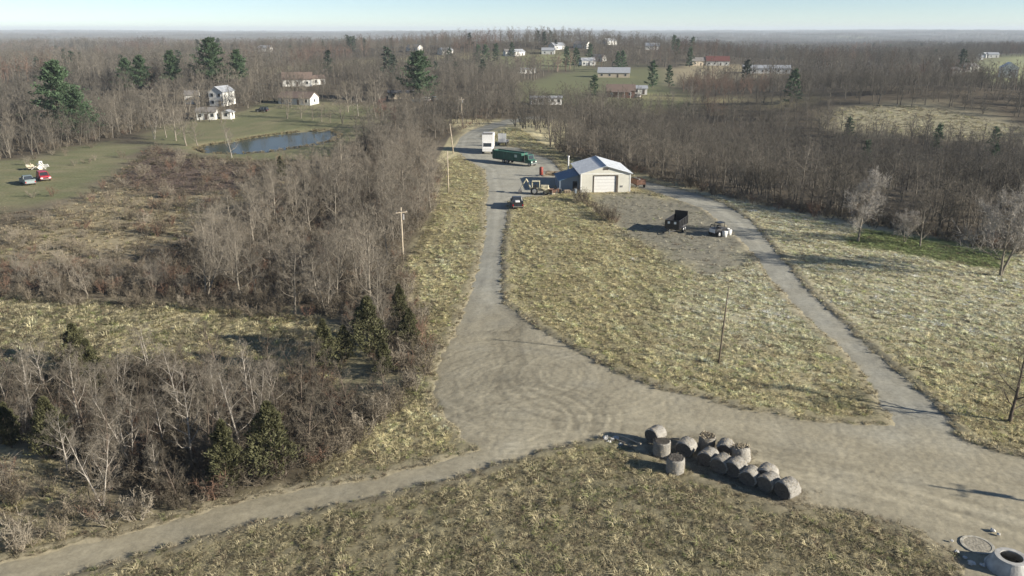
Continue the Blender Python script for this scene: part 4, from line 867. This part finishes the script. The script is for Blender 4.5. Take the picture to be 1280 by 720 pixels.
for s in (-1, 1):
    MB().box(s*1.06 - .012, s*1.06 + .012, 1.3, 2.0, 1.5, 2.2).build('side_window', GLASS, cb)
    for y_ in (2.3, -3.3): wheel(o, s*.95, y_, .45, .3)
o = thing('stake_truck', 'pale flatbed with upright rack panels behind the green container truck', 'truck', P(629, 181), R(172))
MB().box(-1.15, 1.15, -4.0, 2.2, .8, 1.0).build('bed', STEEL, o)
for i in range(5): MB().box(-1.1, 1.1, -3.7 + i*.06, -3.66 + i*.06, 1.0, 1.02).build('plank', WOODP, o)
for i in range(4): MB().box(-1.1 + i*.56, -.6 + i*.56, 1.9, 1.98, 1.02, 3.3).build('rack_panel', WHITE, o)
for i in range(3): MB().tube([(-.9 + i*.9, 1.5, 1.0), (-.9 + i*.9, 1.5, 3.9)], .06, 6).build('stake', BLACKP, o)
for s in (-1, 1):
    for y_ in (1.4, -2.8): wheel(o, s*.95, y_, .45, .3)
# dump trailer
o = thing('dump_trailer', 'black open-topped dump trailer standing on bare dirt before the barn', 'trailer', P(845, 288), R(152))
q = MB(); q.box(-1.1, -1.04, -2.4, 2.4, .75, 2.1); q.box(1.04, 1.1, -2.4, 2.4, .75, 2.1); q.box(-1.038, 1.038, 2.3, 2.4, .75, 2.1); q.box(-1.038, 1.038, -2.4, -2.32, .75, 2.75); q.box(-1.038, 1.038, -2.318, 2.298, .75, .85); tb2 = q.build('box', BLACKP, o)
for s in (-1, 1):
    for i in range(6): MB().box(s*1.14 - .035, s*1.14 + .035, -2.3 + i*.9, -2.2 + i*.9, .78, 2.05).build('rib', BLACKP, tb2)
    for y_ in (-.5, .45): wheel(o, s*1.2, y_, .4, .24)
    MB().prism([(-1.0, .7), (-.85, .95), (.8, .95), (.95, .7), (.9, .7), (.78, .9), (-.82, .9), (-.95, .7)], s*1.2 - .16, s*1.2 + .16, 'x').build('fender', STEEL, o)
    MB().box(s*.5 - .17, s*.5 + .17, 2.405, 2.47, 1.55, 1.9).build('reflector', LIGHTW, o)
MB().tube([(-.7, 2.3, .6), (0, 3.7, .55)], .06, 6).tube([(.7, 2.3, .6), (0, 3.7, .55)], .06, 6).build('tow_bar', BLACKP, o); MB().tube([(0, 3.5, 0), (0, 3.5, .9)], .06, 6).build('jack', STEEL, o)
# skid steer
o = thing('skid_steer', 'black skid-steer loader with white trim beside the grey gravel track', 'loader', P(898, 294), R(-60))
MB().box(-.75, .75, -1.3, .9, .45, 1.2, .06).build('body', BLACKP, o)
c = MB(); c.box(-.5, .5, -.5, .7, 1.95, 2.05, .02)
for sx in (-.46, .46):
    for sy in (-.46, .66): c.tube([(sx, sy, 1.2), (sx, sy, 1.96)], .04, 5)
c.build('cab_frame', BLACKP, o); MB().box(-.28, .28, -.3, .2, 1.2, 1.6, .05).build('seat', TYRE, o)
for s in (-1, 1):
    MB().tube([(s*.68, -1.15, 1.25), (s*.68, -1.0, 1.65), (s*.68, .9, 1.15), (s*.6, 1.45, .5)], .09, 6).build('lift_arm', BLACKP, o)
    for y_ in (-.75, .5): wheel(o, s*.88, y_, .42, .28)
MB().prism([(1.4, .1), (2.2, .05), (2.2, .12), (1.5, .2), (1.45, .75), (1.38, .75)], -.95, .95, 'x').build('bucket', STEEL, o); MB().box(-.6, .6, -1.38, -1.3, .6, 1.15).build('rear_door', WHITE, o)
for i, (dx_, dy_) in enumerate(((905.5, 296), (911, 294), (908, 292))):
    o = thing('bucket_tub', 'squat white plastic tub beside the skid-steer loader', 'tub', P(dx_, dy_), 0, 'white tubs beside the skid-steer'); MB().tube([(0, 0, -.05), (0, 0, .75), (0, 0, .8)], [.36, .44, .42], 12).build('tub', WHITE, o, True); MB().tube([(0, 0, .8), (0, 0, .84)], [.46, .46], 12).build('lid', WHITE, o, True)
# backhoe
o = thing('backhoe', 'faded yellow backhoe with a folded digging arm beside the blue shed', 'backhoe', P(672, 242), R(-96))
MB().box(-.6, .6, -1.2, 2.2, .7, 1.25, .05).build('body', YELP, o); MB().box(-.45, .45, .6, 2.1, 1.252, 1.75, .06).build('engine_hood', YELP, o)
c = MB(); c.box(-.65, .65, -1.1, .4, 2.45, 2.53, .02)
for sx in (-.6, .6):
    for sy in (-1.05, .35): c.tube([(sx, sy, 1.2), (sx, sy, 2.46)], .05, 5)
c.build('canopy', YELP, o); MB().box(-.3, .3, -.6, -.1, 1.25, 1.8, .05).build('seat', TYRE, o)
for s in (-1, 1): wheel(o, s*.75, -.6, .7, .4); wheel(o, s*.7, 1.6, .5, .3); MB().tube([(s*.7, .5, 1.3), (s*.7, 2.2, .9), (s*.7, 2.9, .4)], .08, 6).build('loader_arm', YELP, o)
MB().prism([(2.8, .1), (3.6, .05), (3.6, .13), (2.95, .22), (2.85, .85), (2.78, .85)], -1.05, 1.05, 'x').build('front_bucket', YELP, o)
MB().tube([(0, -1.3, .9), (0, -2.2, 2.9)], [.16, .12], 6).build('boom', YELP, o); MB().tube([(0, -2.2, 2.9), (0, -3.3, 1.0)], [.12, .09], 6).build('dipper_arm', YELP, o)
MB().prism([(-3.6, .1), (-3.05, .1), (-3.1, .75), (-3.4, 1.0), (-3.75, .6)], -.3, .3, 'x').build('rear_bucket', STEEL, o); MB().tube([(0, -1.35, 1.3), (0, -1.8, 2.5)], .05, 6).build('ram', CHROME, o)
for i, (a, b_, l_, m_) in enumerate(((684, 243, 'tipped pale hopper on the gravel next to the backhoe', YELP), (691, 243.5, 'rusty steel hopper against the blue shed', RUST))):
    o = thing('hopper', l_, 'hopper', P(a, b_), i*.7); MB().add([(-.8, -.6, 1.1), (.8, -.6, 1.1), (.8, .6, 1.1), (-.8, .6, 1.1), (-.3, -.25, .35), (.3, -.25, .35), (.3, .25, .35), (-.3, .25, .35)], [(0, 1, 5, 4), (1, 2, 6, 5), (2, 3, 7, 6), (3, 0, 4, 7), (4, 5, 6, 7)]).build('funnel', m_, o)
    for sx in (-.6, .6):
        for sy in (-.45, .45): MB().tube([(sx, sy, -.05), (sx, sy, 1.08)], .05, 5).build('leg', STEEL, o)
o = thing('fuel_tank', 'upright red fuel tank at the edge of the gravel by the barn', 'tank', P(676.5, 220)); MB().tube([(0, 0, .3), (0, 0, .4), (0, 0, 1.9), (0, 0, 2.05)], [.3, .42, .42, .25], 14).build('tank', mat('faded_red', (.24, .05, .035), .6, .3, 3), o, True)
for i in range(3): MB().tube([(.35*math.cos(i*2.1), .35*math.sin(i*2.1), -.05), (.3*math.cos(i*2.1), .3*math.sin(i*2.1), .6)], .04, 5).build('leg', STEEL, o)
o = thing('lumber_pile', 'messy pile of pale lumber between the red tank and the blue shed', 'lumber pile', P(688, 219))
for i in range(16):
    a = random.uniform(-.5, .5); z_ = .1 + .11*(i//2); dx_ = random.uniform(-.7, .7); c_, s_ = math.cos(a), math.sin(a)
    MB().prism([(dx_ + c_*-1.4 - s_*.12, -.12*c_ - s_*1.4 + random.uniform(-.6, .6)), (dx_ + c_*1.4 - s_*.12, s_*1.4 - .12*c_), (dx_ + c_*1.4 + s_*.12, s_*1.4 + .2*c_), (dx_ - c_*1.4 + s_*.12, .2*c_ - s_*1.4)], z_, z_ + .07, 'z').build('plank', WOODP, o)
o = thing('wagon', 'rusty loaded farm wagon standing beside the right wall of the barn', 'wagon', P(796, 233), R(20))
q = MB(); q.box(-1.0, 1.0, -1.8, 1.8, .7, .85); q.box(-1.0, -.94, -1.8, 1.8, .852, 1.7); q.box(.94, 1.0, -1.8, 1.8, .852, 1.7); q.box(-.938, .938, -1.8, -1.74, .852, 1.7); q.build('box', RUST, o)
for s in (-1, 1):
    for y_ in (-1.2, 1.2): wheel(o, s*1.0, y_, .42, .2)
for i in range(5): MB().box(-.8 + i*.33, -.55 + i*.33, -1.5 + .2*i, 1.2 - .1*i, .86, 1.5 + .15*(i % 3)).build('scrap', (WOODP, RUST, STEEL)[i % 3], o)
for i, (a, b_, l_, m_) in enumerate(((697, 241, 'rusty oil drum beside the blue shed', RUST), (700.5, 242, 'dark oil drum at the corner of the blue shed', BLACKP), (719, 241.5, 'pale blue drum by the dark shed doorway', BLUES))):
    d = thing('oil_drum', l_, 'drum', P(a, b_)); MB().tube([(0, 0, -.03), (0, 0, .02), (0, 0, .28), (0, 0, .3), (0, 0, .32), (0, 0, .58), (0, 0, .6), (0, 0, .62), (0, 0, .88)], [.29, .29, .29, .305, .29, .29, .305, .29, .29], 14).build('drum', m_, d); MB().tube([(0, 0, .882), (0, 0, .9)], [.27, .27], 14).build('lid', STEEL, d)
d = thing('pallet_stack', 'leaning stack of weathered pallets against the blue shed', 'pallets', P(709, 241.5), .2)
for i in range(4):
    for j in range(5): MB().box(-.6, .6, -.5 + j*.22, -.38 + j*.22, .1 + i*.16, .12 + i*.16).build('slat', WOODP, d)
    for j in range(3): MB().box(-.58 + j*.53, -.5 + j*.53, -.5, .5, .0 + i*.16, .098 + i*.16).build('runner', WOODP, d)
# white scrap pile on the lawn
o = thing('scrap_pile', 'heap of white scrap boards on the lawn behind the red car', 'scrap pile', P(47, 212))
for i in range(15):
    g = np.random.default_rng(300 + i); c0 = Vector((g.uniform(-2.0, 2.0), g.uniform(-1.0, 1.0), .2 + g.random()*.8)); a = Vector(unit(g.standard_normal(3)*np.array([1, 1, .4])))*g.uniform(.5, 1.1); b_ = Vector(unit(np.cross(np.array(a), g.standard_normal(3))))*.35; n_ = a.cross(b_).normalized()*.05
    MB().add([c0 + sa*a + sb*b_ + sn*n_ for sn in (-1, 1) for sa, sb in ((-1, -1), (1, -1), (1, 1), (-1, 1))], [(3, 2, 1, 0), (4, 5, 6, 7), (0, 1, 5, 4), (1, 2, 6, 5), (2, 3, 7, 6), (3, 0, 4, 7)]).build('board', (WHITE, TANW)[i % 3 == 0], o)

# ------------------------------------------------------------------ utility poles
def upole(label, xy, H, arm=True, rz=.4, lean=0, m=POLEM, th=1.0):
    o = thing('utility_pole', label, 'utility pole', xy, rz); MB().tube([(0, 0, -.3), (lean*.5, 0, H*.5), (lean, 0, H)], [.14*th, .118*th, .088*th], 8).build('shaft', m, o, True)
    if arm:
        a_ = MB().box(lean - .85, lean + .85, -.17, -.09, H - .72, H - .63).build('crossarm', m, o)
        for s in (-1, 0, 1): MB().tube([(lean + s*.75, -.12, H - .63), (lean + s*.75, -.12, H - .42)], [.05, .03], 6).build('insulator', STEEL, a_)
        MB().tube([(lean + .24, 0, H - 1.75), (lean + .24, 0, H - .95)], [.2, .2], 10).build('transformer', STEEL, o)
    return o
upole('pale utility pole with crossarm at the edge of the wood beside the lane', P(504, 327), 7.8, True, .5)
upole('plain pale pole without crossarm where the straw slope meets the wood', P(560.5, 240), 7.9, False)
upole('leaning pale pole beside the bend of the gravel lane', P(567, 192), 7.5, False, 0, -.8)
upole('farthest pale pole standing above the bend of the gravel lane', P(577.5, 157), 9.0, True, .2)
upole('thin dark pole standing alone in the straw field', P(898, 455), 7.6, False, 0, .35, mat('pole_dark', (.15, .12, .09), .9, .2), .62)
tip = P(1166, 606); Lp = 9.0/math.tan(SUN_EL)
upole('tall utility pole beside the turnaround, its crossarm shadow lying on the gravel', (tip[0] + SUN_DIR[0]*Lp, tip[1] + SUN_DIR[1]*Lp), 9.0, True, 1.24)

# ------------------------------------------------------------------ hay bales
HAY = mat('weathered_hay', (.29, .272, .24), .95, .42, 5, bump=1.0, spec=.05, rnd=.15); HAYE_SHADE = mat('hay_end_shaded', (.115, .103, .088), .95, .3, 7, bump=.9, spec=.05, rnd=.15); HAYT = mat('torn_hay', (.45, .38, .27), .95, .3, 6, bump=.9, spec=.05)  # end faces coloured darker than the sides to paint in their shade
for m_ in (HAY,):
    n_ = m_.node_tree.nodes; mp = n_.new('ShaderNodeMapping'); mp.inputs['Scale'].default_value = (.9, 4.5, .9); l_ = m_.node_tree.links
    l_.new(n_['Texture Coordinate'].outputs['Object'], mp.inputs['Vector']); l_.new(mp.outputs[0], n_['Noise Texture'].inputs['Vector']); n_['Noise Texture'].inputs['Detail'].default_value = 9; n_['Noise Texture'].inputs['Roughness'].default_value = .7
def bale_mesh(seed, r=.68, L=1.25):
    g = np.random.default_rng(seed); n = 40; prof = [(-L/2, r*.90), (-L/2 + .04, r*.97), (-L/2 + .16, r), (-L/4, r*1.01), (0, r*1.0), (L/4, r*1.01), (L/2 - .16, r), (L/2 - .04, r*.97), (L/2, r*.90)]
    V = []
    for j, (a, q) in enumerate(prof):
        for i in range(n):
            t = 2*math.pi*i/n; k = q*(1 + .02*math.sin(3*t + seed) + .012*math.sin(7*t + j) + .02*g.normal()); sag = .93 if math.sin(t) < -.6 else 1
            V.append((k*math.cos(t)*1.03, a, k*math.sin(t)*sag*.97))
    F_ = [(j*n + i, j*n + (i+1) % n, (j+1)*n + (i+1) % n, (j+1)*n + i) for j in range(len(prof) - 1) for i in range(n)]
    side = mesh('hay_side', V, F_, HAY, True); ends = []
    for s in (-1, 1):
        V = []; F_ = []; rings = 12
        for j in range(rings + 1):
            q = r*.93*j/rings
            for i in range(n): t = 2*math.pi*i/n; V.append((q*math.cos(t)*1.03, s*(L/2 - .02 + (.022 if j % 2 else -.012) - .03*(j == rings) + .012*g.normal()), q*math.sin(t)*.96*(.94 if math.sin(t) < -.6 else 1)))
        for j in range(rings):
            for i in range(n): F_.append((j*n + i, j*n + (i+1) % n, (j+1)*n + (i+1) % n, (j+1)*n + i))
        ends.append(mesh('end_face', V, F_, HAYE_SHADE, True))
    return side, ends, r, L
BM = [bale_mesh(i, .62 + .035*(i % 3), 1.2) for i in range(4)]
BXY = []
def bale(a, b_, k, rz, label, group=None, up=False, z=0.0, torn=False, tilt=0.0, s=1.0):
    side, ends, r, L = BM[k]; o = thing('hay_bale', label, 'hay bale', P(a, b_), rz, group, z + (L/2 if up else r*.93)*s - .05); o.scale = (s, s, s)
    if up: o.rotation_euler = (R(90) + tilt, 0, rz)
    else: o.rotation_euler = (tilt, 0, rz)
    link(bpy.data.objects.new('hay_side', side), o)
    for e in ends: link(bpy.data.objects.new('end_face', e), o)
    g = np.random.default_rng(900 + k); T = TriSet(); n_ = 420; az = g.random(n_)*6.28; p = np.stack([np.cos(az)*r*.99, (g.random(n_) - .5)*L*.98, np.sin(az)*r*.97], 1); d = unit(np.stack([-np.sin(az), g.standard_normal(n_)*.6, np.cos(az)], 1) + p*.9)
    if 'wisps%d' % k not in MATS: T.slivers(p, p + d*(.08 + .16*g.random((n_, 1))), np.full(n_, .022), g); MATS['wisps%d' % k] = T.mesh('hay_wisps', HAYT)
    link(bpy.data.objects.new('hay_wisps', MATS['wisps%d' % k]), o); BXY.append((o.location.x, o.location.y))
    if torn:
        g = np.random.default_rng(500 + k); T = TriSet(); n_ = 260; az = g.random(n_)*6.28; q = r*np.sqrt(g.random(n_))*.98
        p = np.stack([np.cos(az)*q, np.full(n_, L/2 - .05), np.sin(az)*q], 1) if up else np.stack([np.cos(az)*r*.9, (g.random(n_) - .5)*L, np.abs(np.sin(az))*r*.9], 1)
        d = unit(g.standard_normal((n_, 3)) + (np.array([0, 1.1, 0]) if up else np.array([0, 0, 1.])))
        T.slivers(p, p + d*(.14 + .22*g.random((n_, 1))), np.full(n_, .06), g); link(bpy.data.objects.new('torn_hay', T.mesh('torn_hay', HAYT)), o)
    return o
GB = 'weathered round bales lying side by side'
LB = 'grey weathered round bale lying in the side-by-side row, shade-darkened end outward'
ax = R(-42)
for i, (a, b_) in enumerate([(885, 578), (902, 587), (919, 592.5), (937, 602), (960, 609)]): bale(a, b_, i % 4, ax + R(random.uniform(-7, 7)), LB, GB)
bale(983, 619, 2, ax + R(-14), 'grey round bale at the far right end of the bale row, end face showing')
bale(857, 566, 1, ax + R(10), 'grey round bale set apart by a gap at the start of the side-by-side row')
bale(883, 559, 0, 0, 'torn upright bale with a ragged pale top behind the bale row', None, True, torn=True, tilt=.08, s=.95)
bale(906, 567, 3, ax + R(18), 'dark sagging bale behind the row between two torn bales')
bale(926, 574, 2, .5, 'collapsed torn bale with pale straw behind the bale row', None, True, torn=True, tilt=-.25, s=.95)
bale(958, 600, 1, ax + R(8), 'grey bale half hidden behind the last bales of the row', None)
bale(819, 553, 0, ax + R(-4), 'grey round bale on its side, tallest of the pair beside the long pale pole', None, z=.25)
bale(827, 567, 3, .3, 'upright grey bale standing against the bale beside the long pale pole', None, True)
bale(843.5, 589, 2, 1.0, 'short upright grey bale standing alone in the grass', None, True, s=.97)
lp_ = np.concatenate([np.array(q)[None] + np.random.default_rng(i).normal(size=(42, 2))*np.array((1.0, .9)) for i, q in enumerate(BXY)]); nl_ = len(lp_)
instancer('loose_hay', 'loose dead hay strewn on the ground around the round bales', lp_, TUFTS[2:3], np.stack([np.full(nl_, 1.1), np.full(nl_, 1.1), np.full(nl_, .3)], 1), rng.random(nl_)*6.28, np.zeros(nl_, int), np.array((.30, .26, .19))*(.6 + .7*rng.random((nl_, 1))), zoff=-.07)
for i, (a, b_, c_, d_, r_, l_, m_) in enumerate(((763, 542, 801, 557, .06, 'long pale pole lying in the grass beside the bales', POLEM), (834, 551.5, 849, 551, .07, 'short pale plank lying between the bales', WOODP), (770, 551, 789, 560, .05, 'weathered stick lying among dead weeds by the bales', WOODP))):
    p0, p1 = P(a, b_), P(c_, d_); o = MB().tube([(p0[0], p0[1], float(z0(*p0)) + .12), ((p0[0]+p1[0])/2, (p0[1]+p1[1])/2, float(z0(*p0)) + .2), (p1[0], p1[1], float(z0(*p1)) + .15)], r_, 7).build('fallen_pole', m_); tag(o, l_, 'pole')
for i, (a, b_, s_) in enumerate(((758, 548, .30), (765, 550, .22), (761, 553, .2), (770, 548, .25), (776, 556, .2), (1196, 690, .16), (1206, 697, .12), (1214, 704, .2), (1190, 676, .1), (1241, 663, .16), (1248, 668, .12), (1228, 706, .14))):
    g = np.random.default_rng(700 + i); p = P(a, b_); q = MB(); n_ = 9; V = []
    for j, (zz, rr) in enumerate(((-.3, .7), (.1, 1.0), (.45, .85), (.7, .35))):
        for k in range(n_): t = 6.283*k/n_; V.append((p[0] + s_*rr*math.cos(t)*(1 + .25*g.normal()), p[1] + s_*rr*math.sin(t)*(1 + .25*g.normal()), float(z0(*p)) + s_*zz*(1 + .2*g.normal())))
    q.add(V, [(j*n_ + k, j*n_ + (k+1) % n_, (j+1)*n_ + (k+1) % n_, (j+1)*n_ + k) for j in range(3) for k in range(n_)] + [tuple(range(3*n_, 4*n_))]); o = q.build('concrete_rubble', mat('rubble', (.55, .53, .49), .9, .2, 5, bump=.5)); tag(o, 'pale chunk of broken rubble ' + ('by the end of the long pole' if i < 5 else 'strewn around the concrete cone'), 'rubble', 'rubble at the end of the long pole' if i < 5 else 'rubble around the concrete cone')

# ------------------------------------------------------------------ concrete rings at the corner of the yard
def ring(par, name, r0, r1, zb, zt, r0t, r1t, m, n=36):
    V = []; F_ = []
    for k in range(n):
        t = 2*math.pi*k/n; c_, s_ = math.cos(t), math.sin(t); V += [(r1*c_, r1*s_, zb), (r1t*c_, r1t*s_, zt), (r0t*c_, r0t*s_, zt), (r0*c_, r0*s_, zb)]
    for k in range(n):
        a = k*4; b_ = ((k+1) % n)*4
        for j in range(4): F_.append((a + j, b_ + j, b_ + (j+1) % 4, a + (j+1) % 4))
    return MB().add(V, F_).build(name, m, par)
p = P(1222, 680); o = thing('concrete_ring', 'shallow concrete ring full of gravel sunk beside the concrete cone', 'concrete ring', p); ring(o, 'ring', .76, .98, -.3, .05, .78, .95, mat('dusty_concrete', (.40, .37, .30), .95, .3, 3, bump=.8)); MB().tube([(0, 0, -.3), (0, 0, .03)], [.84, .84], 30).build('gravel_fill', mat('ring_fill', (.30, .27, .21), .95, .3, 6, bump=.8), o)
p = P(1262, 708); o = thing('concrete_cone', 'grey concrete manhole cone with an open top at the corner of the yard', 'concrete cone', p); c = ring(o, 'cone', 1.22, 1.42, -.2, .70, .62, .90, CONC); ring(o, 'rim', .60, .92, .702, .77, .60, .88, CONC); MB().tube([(0, 0, -.2), (0, 0, -.02)], [1.1, 1.1], 30).build('shade_disc', DARK, o)  # near-black disc paints in the shade inside the open cone
# ------------------------------------------------------------------ haze
hz = MB(); hz.box(-17500, 17500, -1200, 18000, float(Z.min()) - 1.5, 75)
hm = bpy.data.materials.new('haze_air'); hm.use_nodes = True; n = hm.node_tree.nodes; l = hm.node_tree.links
n.remove(n['Principled BSDF']); pv = n.new('ShaderNodeVolumePrincipled'); pv.inputs['Color'].default_value = (.80, .88, .96, 1); pv.inputs['Density'].default_value = 1.1e-4
l.new(pv.outputs[0], n['Material Output'].inputs['Volume'])
ho = hz.build('haze', hm); tag(ho, 'thin pale haze lying over the whole valley', None, None, 'stuff')
